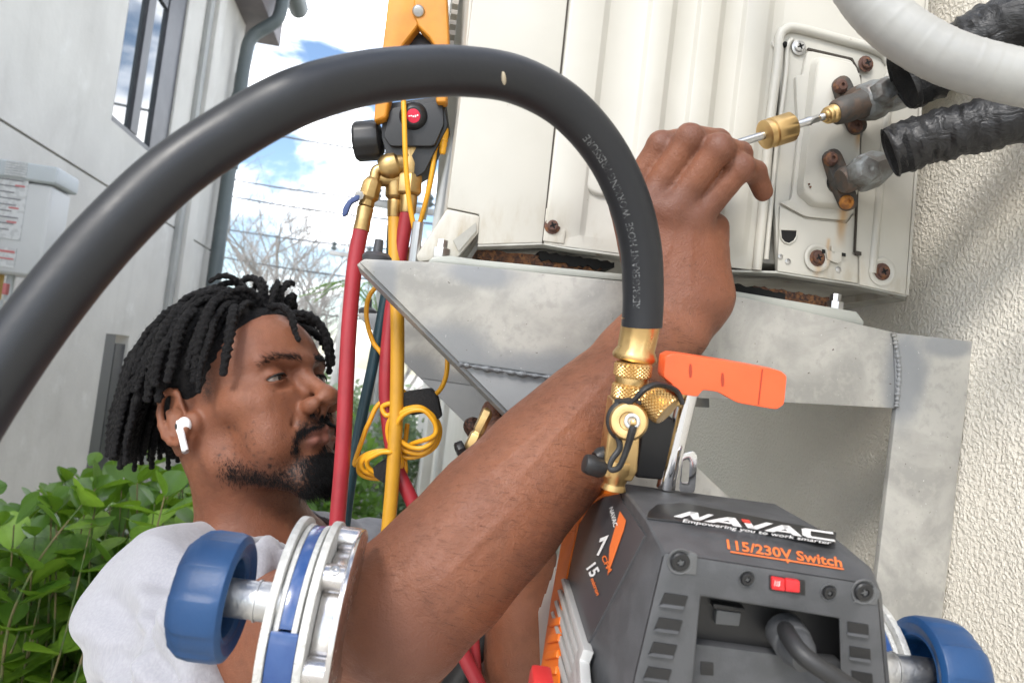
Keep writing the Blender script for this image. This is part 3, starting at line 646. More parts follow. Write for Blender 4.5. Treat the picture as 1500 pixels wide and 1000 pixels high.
w = MB(); t0 = B(534, 379.5); t1 = B(640, 384); t2 = B(915, 412); t3 = B(1308, 486)
for p, q in ((t0, t1), (t1, t2), (t2, t3)):
    w.add([p-UZ*.0005, q-UZ*.0005, q+WD*.045-UZ*.0005, p+WD*.045-UZ*.0005, p-UZ*.005, q-UZ*.005, q+WD*.045-UZ*.005, p+WD*.045-UZ*.005], [(0, 1, 2, 3), (7, 6, 5, 4), (0, 4, 5, 1), (1, 5, 6, 2), (2, 6, 7, 3), (3, 7, 4, 0)])
for i in range(len(w.v)): w.v[i] = w.v[i]+WD*.0055
obj('arm_flange', w, m_galv, br, ang=0)
brace = [(671, 529), (880, 560), (985, 650), (1290, 935), (1272, 1128), (753, 611)]
w = MB(); w.prism(Bp(brace, -.0012), WD*T_); obj('gusset', w, m_galv, br, bevel=.0012)
a, b_ = B(527, 384, -.008), B(1270, 1130, -.008); dn = (b_-a).normalized(); nn = dn.cross(WD).normalized(); nn = nn if nn.z < 0 else -nn
w = MB(); w.box((a+b_)/2+WD*.026+nn*.0008, dn*((b_-a).length/2), WD*.026, nn*.0024); obj('brace_flange', w, m_galv, br, bevel=.0008)
flg = [(1310, 487), (1426, 500), (1410, 640), (1374, 920), (1350, 1110), (1258, 1100), (1284, 850), (1313, 598)]
w = MB(); w.prism(Bp(flg, .001), WD*.006); obj('wall_plate', w, m_galv, br, bevel=.0012)
w = MB(); w.prism([B(1424, 501, -.003), B(1348, 1110, -.003), B(1348, 1110, -.003)+SD*.004, B(1424, 501, -.003)+SD*.004], WD*.05); obj('wall_flange', w, m_galv, br, bevel=.0008)
for pl in ([(1309, 487), (1317, 540), (1313, 597)], [(672, 533), (760, 547), (880, 562), (1010, 583)]):
    sp = spline([B(x, y, .0016) for x, y in pl], 60); rb = [.0018*(1+.4*math.sin(i*1.9)+.2*math.sin(i*.7)) for i in range(60)]
    w = MB(); w.tube(sp, rb, 8); obj('weld', w, m_weld if len(pl) == 4 else m_galv, br, ang=70)
# rail the unit stands on
rl = [(626, 384), (634, 376), (660, 374), (700, 380), (915, 401), (1065, 424), (1255, 456), (1266, 470), (1266, 477), (1065, 441), (915, 411), (640, 387)]
w = MB(); w.prism(Bp(rl, -.0065), WD*.03); obj('mounting_rail', w, m_rail, br, bevel=.002)
for x, y in ((645, 372), (1222, 449)):
    w = MB(); w.lathe(B(x, y+8, -.022), UZ, [(.0075, 0), (.0075, .009), (.005, .0095), (.005, .016)], 6 if x < 700 else 8); obj('rail_bolt', w, m_steel, br, bevel=.0005, ang=25)
w = MB(); w.lathe(B(605, 388, -.025), UZ, [(.0045, 0), (.0045, .035)], 10); obj('threaded_stud', w, m_steel, br)
w = MB(); w.lathe(B(551, 387, -.02), UZ, [(.011, 0), (.012, .006), (.009, .009), (.004, .010), (.0035, .02)], 14); obj('rubber_foot', w, m_frame, br)
# second bracket, farther along the wall: a copy of the first
far_tip = tip+WD*.34-SD*.018-UZ*.02
kids = [c for c in br.children]
br2 = br.copy(); COL.objects.link(br2); BASE[br2] = V(far_tip); br2.location = (tip.x+0+far_tip.x-tip.x, far_tip.y, far_tip.z)
br2['label'] = 'far galvanised wall bracket, only its dark tip showing behind the hoses'
for k in kids:
    if k.name.startswith(('wall_', 'weld', 'brace_flange')): continue
    c = k.copy(); COL.objects.link(c); c.parent = br2
# ================================================================== PERSON
# ---- signed distance shapes, blended smoothly and meshed as ONE continuous skin
class Sdf:
    def __init__(s): s.p = []
    def ell(s, c, rad, rot=None, k=.01, op='u'):
        c = np.array(c, float); rad = np.array(rad, float); rot = np.eye(3) if rot is None else np.array(rot, float)
        def f(x):
            q = (x-c)@rot.T; k0 = np.sqrt(((q/rad)**2).sum(1))+1e-9; k1 = np.sqrt(((q/rad**2)**2).sum(1))+1e-9
            return k0*(k0-1)/k1
        s.p.append((f, op, k)); return s
    def cap(s, a, b, ra, rb, k=.01, op='u', flat=None):
        a = np.array(a, float); b = np.array(b, float); ab = b-a; L2 = ab@ab
        def f(x):
            if flat is not None:
                x = x + np.outer((x-a)@flat[0], flat[0])*flat[1]
            h = np.clip(((x-a)@ab)/L2, 0, 1); d = x-a-np.outer(h, ab)
            return np.sqrt((d*d).sum(1))-(ra+(rb-ra)*h)
        s.p.append((f, op, k)); return s
    def chain(s, pts, rs, k=.006, kin=.004, op='u'):
        for i in range(len(pts)-1): s.cap(pts[i], pts[i+1], rs[i], rs[i+1], k if i == 0 else kin, op)
        return s
    def plane(s, o, n, k=.004, op='s'):
        o = np.array(o, float); n = np.array(n, float); n /= np.linalg.norm(n)
        s.p.append((lambda x: -((x-o)@n), op, k)); return s     # removes the side the normal points to
    def __call__(s, x, idx=None):
        v = None
        for i in (range(len(s.p)) if idx is None else idx):
            f, op, k = s.p[i]; d = f(x)
            if v is None: v = d if op == 'u' else np.full(len(x), 1.0); 
            if op == 'u':
                h = np.maximum(k-np.abs(v-d), 0)/k; v = np.minimum(v, d)-h*h*k*.25
            elif op == 's':
                h = np.maximum(k-np.abs(v+d), 0)/k; v = np.maximum(v, -d)+h*h*k*.25
        return v
    def mesh(s, lo, hi, h, nb=12):
        lo = np.array(lo, float); dim = np.ceil((np.array(hi)-lo)/(h*nb)).astype(int); bw = h*nb; rad = bw*.8661
        bi = np.stack(np.meshgrid(*[np.arange(d) for d in dim], indexing='ij'), -1).reshape(-1, 3); bc = lo+(bi+.5)*bw
        vals = np.stack([f(bc) for f, _, _ in s.p], 1); tot = s(bc)
        act = np.abs(tot) < rad*1.9
        N = dim*nb+2; g = np.stack(np.meshgrid(*[np.arange(nb+1)]*3, indexing='ij'), -1).reshape(-1, 3)
        kk = np.array([k for _, _, k in s.p]); cid = []; cp = []; quads = []
        for b in np.nonzero(act)[0]:
            lim = max(tot[b], 0)+rad*3.2
            idx = [i for i in range(len(s.p)) if vals[b, i]-rad*1.2 < lim+4*kk[i]]
            if not idx: continue
            base = bi[b]*nb; x = lo+(base+g)*h; F = s(x, idx).reshape(nb+1, nb+1, nb+1)
            S = F < 0
            if S.all() or not S.any(): continue
            acc = np.zeros((nb, nb, nb, 3)); cnt = np.zeros((nb, nb, nb))
            for ax in range(3):
                sl0 = [slice(None)]*3; sl1 = [slice(None)]*3; sl0[ax] = slice(0, nb); sl1[ax] = slice(1, nb+1)
                A = F[tuple(sl0)]; B_ = F[tuple(sl1)]; cr = (A < 0) != (B_ < 0); t = np.where(cr, A/np.where(cr, A-B_, 1), 0)
                o1, o2 = [q for q in range(3) if q != ax]
                for d1 in (0, 1):
                    for d2 in (0, 1):
                        sl = [slice(None)]*3; sl[o1] = slice(d1, d1+nb); sl[o2] = slice(d2, d2+nb)
                        c_ = cr[tuple(sl)]; acc[..., ax] += np.where(c_, t[tuple(sl)], 0); acc[..., o1] += c_*d1; acc[..., o2] += c_*d2; cnt += c_
                # quads for edges owned by this block: min corner inside the block
                ii, jj, kk_ = np.nonzero(cr[:nb, :nb, :nb]); e = np.stack([ii, jj, kk_], 1)+base
                neg = (A < 0)[:nb, :nb, :nb][ii, jj, kk_]
                u = np.zeros(3, int); u[o1] = 1; w_ = np.zeros(3, int); w_[o2] = 1
                q = np.stack([e, e-u, e-u-w_, e-w_], 1); ok = (q.min(axis=(1, 2)) >= 0)
                q = q[ok]; ng = neg[ok]; fl = ng if ax != 1 else ~ng
                ids = (q[..., 0]*N[1]+q[..., 1])*N[2]+q[..., 2]; ids[~fl] = ids[~fl][:, ::-1]; quads.append(ids)
            m = cnt > 0; loc = np.stack(np.nonzero(m), 1); p = loc+acc[m]/cnt[m][:, None]
            gi = loc+base; cid.append((gi[:, 0]*N[1]+gi[:, 1])*N[2]+gi[:, 2]); cp.append(lo+(base+p)*h)
        cid = np.concatenate(cid); cp = np.concatenate(cp); o = np.argsort(cid); cid = cid[o]; cp = cp[o]
        Q = np.concatenate(quads); ix = np.searchsorted(cid, Q); ix = np.minimum(ix, len(cid)-1); ok = (cid[ix] == Q).all(1)
        return cp, ix[ok]
    def grad(s, x, e=4e-4):
        g = np.stack([s(x+d)-s(x-d) for d in np.eye(3)*e], 1); return g/(np.linalg.norm(g, axis=1)[:, None]+1e-9)
    def project(s, x, n=3):
        for _ in range(n): x = x-s.grad(x)*(s(x)[:, None]*.9)
        return x
def np_obj(name, vs, qs, mat, root, parent, attrs=None):
    base = np.array(BASE[root]); me = bpy.data.meshes.new(name)
    me.vertices.add(len(vs)); me.vertices.foreach_set('co', (vs-base).astype(np.float32).ravel())
    me.loops.add(qs.size); me.loops.foreach_set('vertex_index', qs.astype(np.int32).ravel())
    me.polygons.add(len(qs)); me.polygons.foreach_set('loop_start', np.arange(len(qs), dtype=np.int32)*4)
    me.polygons.foreach_set('use_smooth', np.ones(len(qs), bool)); me.update(calc_edges=True)
    for k, a in (attrs or {}).items():
        at = me.attributes.new(k, 'FLOAT', 'POINT'); at.data.foreach_set('value', a.astype(np.float32))
    bm = bmesh.new(); bm.from_mesh(me); es = [e for e in bm.edges if len(e.link_faces) == 1]
    if es:
        r_ = bmesh.ops.holes_fill(bm, edges=es, sides=0)
        for f in r_['faces']: f.smooth = True
        bmesh.ops.triangulate(bm, faces=[f for f in r_['faces'] if len(f.verts) > 4]); bm.to_mesh(me)
    bm.free()
    me.materials.append(mat); o = bpy.data.objects.new(name, me); COL.objects.link(o); o.parent = parent; return o
A3 = lambda v: np.array([v[0], v[1], v[2]], float)
# ---- head frame
HAZ = R(116); HP = R(22); HR = R(2)
hy0 = V((math.sin(HAZ), math.cos(HAZ), 0)); HX = V((-hy0.y, hy0.x, 0))
HY = hy0*math.cos(HP)+UZ*math.sin(HP); HZ = HY.cross(HX)
HX, HZ = HX*math.cos(HR)+HZ*math.sin(HR), HZ*math.cos(HR)-HX*math.sin(HR)
HO_ = P(284, 615, .752)+HX*.072
HM = np.array([[HX[i], HY[i], HZ[i]] for i in range(3)])       # columns: axes
def H(x, y, z): return HO_+HX*(x*.001)+HY*(y*.001)+HZ*(z*.001)
def toH(p): return (p-A3(HO_))@HM*1000
def hrot(rx=0, ry=0, rz=0):
    m = Matrix.Rotation(R(rz), 3, 'Z')@Matrix.Rotation(R(ry), 3, 'Y')@Matrix.Rotation(R(rx), 3, 'X')
    return (HM@np.array(m)).T
HD = Sdf()
def he(c, r, k=10, op='u', rx=0, ry=0, rz=0): HD.ell(A3(H(*c)), [q*.001 for q in r], hrot(rx, ry, rz), k*.001, op)
def hc(a, b, ra, rb, k=8, op='u'): HD.cap(A3(H(*a)), A3(H(*b)), ra*.001, rb*.001, k*.001, op)
he((0, -6, 52), (73, 88, 73)); he((0, 40, 48), (60, 50, 48), 25)
he((0, 46, -8), (59, 47, 66), 25)
for s in (-1, 1):
    hc((s*50, 6, -45), (s*14, 72, -83), 17, 15, 22); he((s*44, 58, -2), (20, 20, 16), 20); he((s*58, 24, 6), (12, 34, 14), 18)
    he((s*38, 62, -38), (22, 22, 26), 20)
hc((-9, 80, -78), (9, 80, -78), 15, 15, 14)
hc((-7, 89, 38), (-44, 74, 42), 8.5, 8, 10); hc((7, 89, 38), (44, 74, 42), 8.5, 8, 10)
for s in (-1, 1):
    he((s*33, 88, 24), (17, 13, 11), 10, 's'); he((s*14, 95, 18), (6, 10, 12), 8, 's')
he((0, 74, -42), (31, 26, 24), 16)
# nose
hc((0, 85, 29), (0, 111.5, -3), 6, 8.5, 9); he((0, 113.5, -6.5), (13, 11, 10.5), 6)
for s in (-1, 1):
    he((s*15, 102, -13), (9.0, 12.5, 9.0), 5); he((s*10, 108.5, -18.5), (5.2, 8.5, 4.6), 2.5, 's', rx=20); hc((s*26, 97, -12), (s*30, 87, -30), 1.0, 1.2, 6, 's')
hc((0, 105, -18), (0, 101, -24), 4.5, 4, 4)
# mouth
for s in (-1, 1):
    hc((s*1, 101, -38), (s*13, 97.5, -39), 4.2, 3.8, 4); hc((s*13, 98.5, -39), (s*26, 88, -43.5), 3.8, 2.4, 4)
    hc((0, 98.5, -48.5), (s*13, 95.5, -48.5), 5.0, 4.4, 4); hc((s*13, 97.5, -48.5), (s*25, 88, -45.5), 4.4, 2.6, 4)
    hc((0, 106, -43.3), (s*13, 102.5, -43.3), 1.5, 1.5, 2, 's'); hc((s*13, 102.5, -43.3), (s*29, 88.5, -46), 1.5, 1.4, 2.5, 's')
hc((-10, 100, -61), (10, 100, -61), 4.5, 4.5, 7, 's'); hc((0, 112, -29), (0, 108, -34), 2, 2, 3, 's')
# eyes: lids round the ball, slit between them; ball itself is a part
EYE = [(-32.5, 72.5, 23.5), (32.5, 72.5, 23.5)]
for (x, y, z) in EYE:
    s = 1 if x > 0 else -1
    he((x, y, z), (15.5, 14.2, 13.6), 4)
    he((x+s*2, y+15.2, z+5.2), (17, 4, .8), 2.0, 's', rx=-8, ry=s*6)                       # lid fold
    he((x+s*1.0, y+11.0, z-1.6), (15.2, 9, 2.7), 1.2, 's', ry=s*9)
    hc((x-s*12, y+13, z-11), (x+s*8, y+11, z-14.5), 1.4, 1.2, 4, 's')          # tear trough
# furrows between the brows
for s in (-1, 1): hc((s*5.5, 101.5, 38), (s*4, 98.5, 56), 1.3, 1.0, 3.5, 's')
for z, w_ in ((66, 36), (76, 30)): hc((-w_, 84, z), (w_, 84, z), .01, .01, 1, 's')
# ear (near one in full, the other alike)
for s in (-1, 1):
    c = lambda x, y, z: (s*(70+x), y-(z*.16), z)
    he(c(7, -14, 6), (4.5, 18, 31), 6, rz=s*-24, rx=-8)
    he(c(9, -9, -16), (4.5, 10, 11), 5, rz=s*-18)
    ring = []
    for k in range(11):
        a = R(-50+k*27); ring.append(c(12+5*max(0, -math.cos(a)*-1)*0+3.5*(1+math.sin(a-1.2)), -12-17.5*math.sin(a+.25), 7+28*math.cos(a+.25)))
    for i in range(10): hc(ring[i], ring[i+1], 3.3, 3.3, 2.5)
    he(c(15, -7, 2), (7, 9, 14), 3, 's'); he(c(16, -15, 20), (4, 6, 9), 3, 's')
    hc(c(12.5, -18, -8), c(12.5, -19, 14), 2.8, 2.4, 3); he(c(6, 5, -2), (5, 6, 8), 4)
# ---- neck, shoulders, torso
NB = P(385, 815, .835)
def cp(a, b, ra, rb, k=.02, op='u', S=None): (S or HD).cap(A3(a), A3(b), ra, rb, k, op)
cp(H(0, -14, -20), NB+V((0, 0, -.02)), .056, .060, .03)
cp(H(-52, -14, -8), NB+HX*-.02+hy0*.03-UZ*.01, .018, .02, .03)                     # neck muscle
he((0, 60, -92), (10, 10, 9), 14)
SHR = P(275, 955, .70); SHL = P(545, 850, 1.00)
cp(NB-UZ*.03, SHR+V((.0, .02, .03)), .055, .055, .05); cp(NB-UZ*.02, SHL, .058, .055, .05)
ch = (SHR+SHL)/2-UZ*.16
HD.ell(A3(ch), (.10, .175, .23), [list(hy0), list(HX), [0, 0, 1]], .06)
cp(ch-UZ*.15, ch-UZ*.42, .13, .13, .06)
# ---- right arm, across the picture
ELR = P(598, 893, .475); WRR = P(1003, 452, .565)
fa = (WRR-ELR); fdir = fa.normalized(); vdir = (ELR-CAM).normalized()
cp(SHR, SHR.lerp(ELR, .45), .052, .049, .05); cp(SHR.lerp(ELR, .45), ELR+V((-.012, .004, -.004)), .049, .040, .016)
cp(SHR.lerp(ELR, .3)-UZ*.014, SHR.lerp(ELR, .75)-UZ*.012, .043, .041, .02)
fperp = fdir.cross(vdir).normalized()                # in the picture plane, across the forearm
fperp = fperp if fperp.z > 0 else -fperp
fl = [(0, .0385), (.12, .041), (.28, .0425), (.45, .039), (.65, .033), (.85, .0275), (1, .0262)]
for (t0, r0), (t1, r1) in zip(fl, fl[1:]): cp(ELR+fa*t0, ELR+fa*t1, r0*.93, r1*.93, .012)
cp(ELR+fa*.04+fperp*.010, ELR+fa*.55+fperp*.006, .032, .026, .025); cp(ELR+fa*.1-fperp*.007, ELR+fa*.7-fperp*.004, .033, .026, .025)
he_ = ELR-fperp*.016-fdir*.012; HD.ell(A3(he_), (.026, .026, .026), None, .02)                 # elbow point
cp(ELR+fa*.8+fperp*.010, WRR+fperp*.009, .021, .0195, .012); cp(ELR+fa*.8-fperp*.010, WRR-fperp*.009, .021, .0195, .012)
HD.ell(A3(ELR+fa*.93-fperp*.018+vdir*-.012), (.009, .009, .009), None, .014)                     # wrist bone
# ---- right hand: back of the hand towards us, fingers closed round the tool
def PX(l): return [A3(P(*q)) for q in l]
K = {'i': (916, 296, .577), 'm': (947, 300, .566), 'r': (984, 308, .561), 'p': (1019, 318, .564)}
wl = [(958, 436, .567), (984, 438, .562), (1012, 440, .560), (1040, 436, .564)]
for (w_, kx, r0, r1) in zip(wl, 'imrp', (.0195, .0195, .0195, .0185), (.0128, .0128, .0128, .012)):
    HD.cap(*PX([w_, K[kx]]), r0, r1, .012)
HD.cap(*PX([(1040, 420, .575), (1044, 335, .580)]), .0145, .013, .014)          # heel of the hand, little finger side
HD.cap(*PX([(962, 430, .585), (956, 330, .592)]), .018, .016, .014)          # thumb base
fing = {'p': [K['p'], (1084, 246, .551), (1106, 252, .568), (1118, 281, .580)], 'r': [K['r'], (1052, 218, .543), (1084, 226, .566), (1074, 244, .588)],
        'm': [K['m'], (1010, 203, .548), (1052, 207, .572), (1066, 222, .590)], 'i': [K['i'], (968, 213, .562), (1016, 201, .588), (1053, 205, .594)]}
fr = {'p': (.0122, .0098, .0086, .0076), 'r': (.0124, .0106, .0094, .0082), 'm': (.0118, .0102, .0092, .0082), 'i': (.0116, .0100, .0090, .0078)}
for q in 'imrp':
    pts = PX(fing[q]); rs = fr[q]
    for i in range(3):
        HD.cap(pts[i], pts[i+1], rs[i], rs[i+1], .0025)
    HD.ell(pts[1], [rs[1]*1.07]*3, None, .003)
th = PX([(956, 330, .592), (960, 250, .602), (1010, 222, .606), (1056, 207, .604)]); 
for i in range(3): HD.cap(th[i], th[i+1], (.016, .0125, .0105)[i], (.0125, .0105, .009)[i], .008)
for kx, r_ in zip('imrp', (.0085, .009, .009, .008)): HD.ell(A3(P(K[kx][0], K[kx][1], K[kx][2]-.0085)), [r_]*3, None, .012)
for a, b in (((1038, 335), (1068, 322)), ((1046, 352), (1069, 345)), ((1040, 372), (1068, 364))):
    pass
# ---- left arm, reaching up behind the pump to the hose valve
ELL = P(785, 1060, .70); WRL = P(752, 700, .690)
cp(SHL, ELL, .052, .044, .05); la = WRL-ELL
for (t0, r0), (t1, r1) in zip(fl, fl[1:]): cp(ELL+la*t0, ELL+la*t1, r0*.95, r1*.95, .012)
HD.cap(*PX([(752, 700, .69), (740, 636, .685)]), .026, .022, .014); HD.cap(*PX([(764, 700, .70), (760, 632, .70)]), .022, .017, .014)
lf = [[(742, 618, .678), (742, 590, .665), (722, 600, .655), (714, 611, .655)], [(738, 640, .674), (744, 618, .660), (728, 626, .652), (717, 634, .652)],
      [(742, 660, .672), (746, 642, .660), (730, 650, .654), (722, 660, .655)], [(745, 676, .676), (748, 664, .662), (735, 672, .657), (728, 682, .658)],
      [(728, 668, .70), (704, 640, .698), (692, 624, .690)]]
for ch_ in lf:
    pts = PX(ch_); n_ = len(pts)
    for i in range(n_-1): HD.cap(pts[i], pts[i+1], (.0105, .0098, .0088, .008)[i], (.0098, .0088, .0078, .007)[i], .004)
# legs, out of frame
for s in (-1, 1): cp(ch-UZ*.42+HX*(s*.09), ch-UZ*.9+HX*(s*.1), .085, .06, .05); cp(ch-UZ*.9+HX*(s*.1), V((ch.x, ch.y, .55))+HX*(s*.11), .058, .045, .03)
# ---- skin
def skin_mat():
    m, t, b, c = nodes('brown_skin'); A = lambda n: (lambda q: (setattr(q, 'attribute_name', n), q.outputs['Fac'])[1])(t.nodes.new('ShaderNodeAttribute'))
    n1 = noise_node(t, c, 14, 5); n2 = noise_node(t, c, 75, 5, .6); n3 = noise_node(t, c, 420, 3, .6)
    cur = mixc(t, ramp(t, n1.outputs['Fac'], .3, .7), (.225, .086, .044), (.175, .064, .034))
    cur = mixc(t, ramp(t, n2.outputs['Fac'], .42, .75, 0, .35), cur, (.12, .052, .032))
    cur = mixc(t, math_(t, 'MULTIPLY', ramp(t, n3.outputs['Fac'], .60, .70, 0, .5), A('spots')), cur, (.06, .025, .017))
    cur = mixc(t, A('lip'), cur, (.20, .075, .06)); cur = mixc(t, A('knuckle'), cur, (.115, .05, .035)); cur = mixc(t, A('pale'), cur, (.42, .2, .13))
    st = math_(t, 'MULTIPLY', A('stubble'), ramp(t, n3.outputs['Fac'], .3, .62, .35, 1.0)); cur = mixc(t, st, cur, (.018, .013, .011))
    t.links.new(cur, b.inputs['Base Color']); t.links.new(ramp(t, n2.outputs['Fac'], .3, .7, .4, .58), b.inputs['Roughness'])
    b.inputs['Subsurface Weight'].default_value = .12; b.inputs['Subsurface Radius'].default_value = (.6, .25, .12); b.inputs['Subsurface Scale'].default_value = .008
    b.inputs['Specular IOR Level'].default_value = .35
    wv = noise_node(t, c, 230, 4, .65, dist=.8); fn = noise_node(t, c, 900, 2)
    bump_(t, b, math_(t, 'ADD', wv.outputs['Fac'], math_(t, 'MULTIPLY', fn.outputs['Fac'], .6)), .42, .0018); return m
m_skin = skin_mat()
PB = V((ch.x, ch.y, .45))
pe = thing('person', 'man in a pale grey t-shirt with short dreadlocks reaching one arm up to the valves', 'person', PB)
vs, qs = HD.mesh((-.62, .33, 1.55), (.34, 1.22, 2.62), .0021)
# fine creases pressed into the skin (displaced along the normal)
gr = HD.grad(vs)
def groove(a, b, w_, d_):
    a = A3(a); b = A3(b); ab = b-a; h = np.clip(((vs-a)@ab)/(ab@ab), 0, 1); q = vs-a-np.outer(h, ab); r = np.linalg.norm(q, axis=1)
    return np.exp(-(r/w_)**2)*d_*(np.sin(np.pi*np.clip(h, .05, .95))**.5)
dis = np.zeros(len(vs))
for a, b in (((1034, 322, .556), (1066, 309, .575)), ((1036, 348, .556), (1070, 338, .575)), ((1030, 368, .556), (1070, 357, .575)), ((985, 446, .545), (1060, 438, .565)), ((975, 470, .545), (1055, 462, .565))):
    dis += groove(P(*a), P(*b), .0020, .0011)
for q in 'imrp':
    c0 = P(*fing[q][1])
    for o_ in (-.004, 0, .004): 
        d_ = (V(P(*fing[q][1]))-V(P(*fing[q][0]))).normalized(); sd_ = d_.cross(vdir).normalized()
        dis += groove(c0+d_*o_+sd_*.009, c0+d_*o_-sd_*.009, .0010, .0006)
for o_ in (-.008, -.003, .003, .008): dis += groove(he_+fdir*o_+fperp*.02-vdir*.03, he_+fdir*o_-fperp*.02-vdir*.02, .0016, .0009)
for a, b, w_, d_ in (((760, 700, .47), (880, 560, .49), .0026, -.0011), ((880, 560, .49), (960, 440, .52), .0022, -.0010), ((700, 690, .46), (820, 600, .48), .0024, -.0009), ((820, 600, .48), (890, 520, .50), .0022, -.0009), ((965, 400, .54), (990, 320, .545), .0022, -.0011), ((1010, 420, .54), (1015, 330, .545), .0022, -.0009), ((640, 860, .43), (760, 740, .45), .0026, -.0008)):
    for q_ in (0,):
        pa_ = V(HD.project(np.array([A3(P(*a))]), 6)[0]); pb_ = V(HD.project(np.array([A3(P(*b))]), 6)[0]); dis += groove(pa_, pb_, w_, d_)
dis += .00012*np.sin(vs[:, 0]*310+np.sin(vs[:, 2]*170)*2)*np.sin(vs[:, 2]*260+np.sin(vs[:, 1]*190)*2)
vs = vs-gr*dis[:, None]
hp = toH(vs); X, Y, Z = hp.T
g2 = lambda u, w_: np.exp(-(u/w_)**2)
sm = lambda u, a, b: np.clip((u-a)/(b-a), 0, 1)**2*(3-2*np.clip((u-a)/(b-a), 0, 1))
inh = (Z > -125) & (np.abs(X) < 95) & (Y > -115)
front = sm(Y, 78, 90)
lip = inh*np.clip(g2(Z+38.5, 5.0)+g2(Z+49.5, 6.0), 0, 1)*sm(-np.abs(X), -25, -19)*front*.75
jawline = inh*sm(-Z, 52, 74)*sm(Y, 10, 40)*sm(-np.abs(X), -75, -40)
chin = inh*sm(-Z, 58, 74)*sm(Y, 50, 72)*sm(-np.abs(X), -44, -20)
mous = inh*np.clip(g2(Z+31, 6), 0, 1)*sm(Y, 82, 90)*sm(-np.abs(X), -31, -24)*sm(np.abs(X), 1, 6)
side = inh*g2(np.abs(X)-29, 5)*sm(-Z, 32, 40)*sm(Y, 72, 82)*.6
hairl = inh*sm(Z+.55*(-Y)-.0*np.abs(X), 10, 26)*sm(-Y, -35, 20)*.8
stub = np.clip(.55*jawline*(Z > -112)+.72*chin+.85*mous+side, 0, .96)
sideb = inh*g2(Y-22, 12)*sm(Z, 5, 25)*sm(np.abs(X), 55, 66)*.8
nape = inh*sm(-Y, 22, 45)*sm(Z, -62, -30)*.8
stub = np.clip(stub+sideb+nape, 0, .97)
kn = np.zeros(len(vs))
for q in 'imrp':
    for j, r_ in ((0, .016), (1, .011), (2, .008)): kn += .75*np.exp(-(np.linalg.norm(vs-A3(P(*fing[q][j]))+A3(vdir)*.008, axis=1)/r_)**2)
kn += .8*np.exp(-(np.linalg.norm(vs-A3(he_-vdir*.02), axis=1)/.035)**2)
pale = np.zeros(len(vs))
for ch_ in lf: pale += .6*np.exp(-(np.linalg.norm(vs-A3(P(*ch_[-1])), axis=1)/.011)**2)
pale += .9*np.exp(-(np.linalg.norm(vs-A3(P(1060, 203, .597)), axis=1)/.008)**2)
prng = np.random.RandomState(3); stub_sp = 0
for _ in range(46):
    q_ = np.array([-(62-30*prng.rand()) if prng.rand() < .8 else prng.uniform(-60, -40), prng.uniform(15, 72), prng.uniform(-66, -8)-8*prng.rand()]); d_ = np.hypot(Y-q_[1], Z-q_[2]); stub_sp = stub_sp+.7*inh*(X < -20)*np.exp(-(d_/prng.uniform(1.0, 1.9))**2)
spots = np.clip(inh*sm(-Z, -5, 15)*sm(Y, 5, 30)*1.0, 0, 1)
body = np_obj('body', vs, qs, m_skin, pe, pe, {'lip': lip, 'stubble': np.clip(stub+stub_sp, 0, .97), 'knuckle': np.clip(kn, 0, .8), 'pale': np.clip(pale, 0, 1), 'spots': spots})
# ---- eyes
def eye_mat():
    m, t, b, c = nodes('eye_white'); b.inputs['Base Color'].default_value = (.30, .25, .22, 1); b.inputs['Roughness'].default_value = .12; b.inputs['Coat Weight'].default_value = .6; return m
m_eye = eye_mat(); m_lash = M('lash_black', (.01, .008, .007), .7)
m_iris = M('dark_iris', (.02, .011, .007), .1, coat=1)
for (x, y, z) in EYE:
    w = MB(); r = .0124; w.ell(H(x, y, z), HX*r, HY*r, HZ*r, 24, 16); ey = obj('eyeball', w, m_eye, pe, ang=80)
    s = 1 if x > 0 else -1; w = MB(); w.tube(spline([H(x-s*12, y+10.5, z+.4), H(x-s*6, y+13.2, z+1.9), H(x+s*1, y+13.8, z+1.5), H(x+s*8, y+12.0, z-.3), H(x+s*14.5, y+7.0, z-3.6)], 24), lerp_list([.0006, .0010, .0012, .0011, .0004], 24), 8); obj('eyelash', w, m_lash, pe, ang=80)
    gd = (HY*.95+HX*.22-HZ*.02).normalized(); w = MB(); w.lathe(H(x, y, z), gd, [(.0059, .01085), (.0057, .0114), (.0042, .0122), (.002, .0127), (0, .0128)], 24, caps=False); obj('iris', w, m_iris, ey, ang=80)
# ---- hair: strands set on the skin
m_hair = M('black_hair', (.011, .0105, .0115), .6, bump=(620, 1.0, .005), var=((.022, .02, .019), 420, .5, .7), spec=.22)
def strands(name, pts, ln, rad, dirf, seed, jitter=.5):
    rnd = np.random.RandomState(seed); p = HD.project(pts, 3); g_ = HD.grad(p); m = MB(); vsl = []; fsl = []
    for i in range(len(p)):
        q = V(p[i]); n_ = V(g_[i]); d = (V(dirf(p[i], g_[i]))+V(rnd.normal(0, jitter, 3))*.5).normalized(); d = (d-n_*d.dot(n_)*.5+n_*.25).normalized()
        L_ = ln*rnd.uniform(.6, 1.3); e = d.cross(n_).normalized()*rad; b_ = len(vsl)
        mid = q+d*L_*.5+n_*L_*.08; end = q+d*L_
        f_ = d.cross(e).normalized()*rad
        vsl += [q-e-n_*.0006, q+e-n_*.0006, q+f_-n_*.0006, mid-e*.7, mid+e*.7, mid+f_*.7, end]; fsl += [(b_, b_+1, b_+4, b_+3), (b_+1, b_+2, b_+5, b_+4), (b_+2, b_, b_+3, b_+5), (b_+3, b_+4, b_+6), (b_+4, b_+5, b_+6), (b_+5, b_+3, b_+6)]
    m.add(vsl, fsl); o = obj(name, m, m_hair, pe, ang=80, weld=False, kind='stuff'); return o
def hl(arr): return np.array([A3(H(*q)) for q in arr])
rs_ = np.random.RandomState(5)
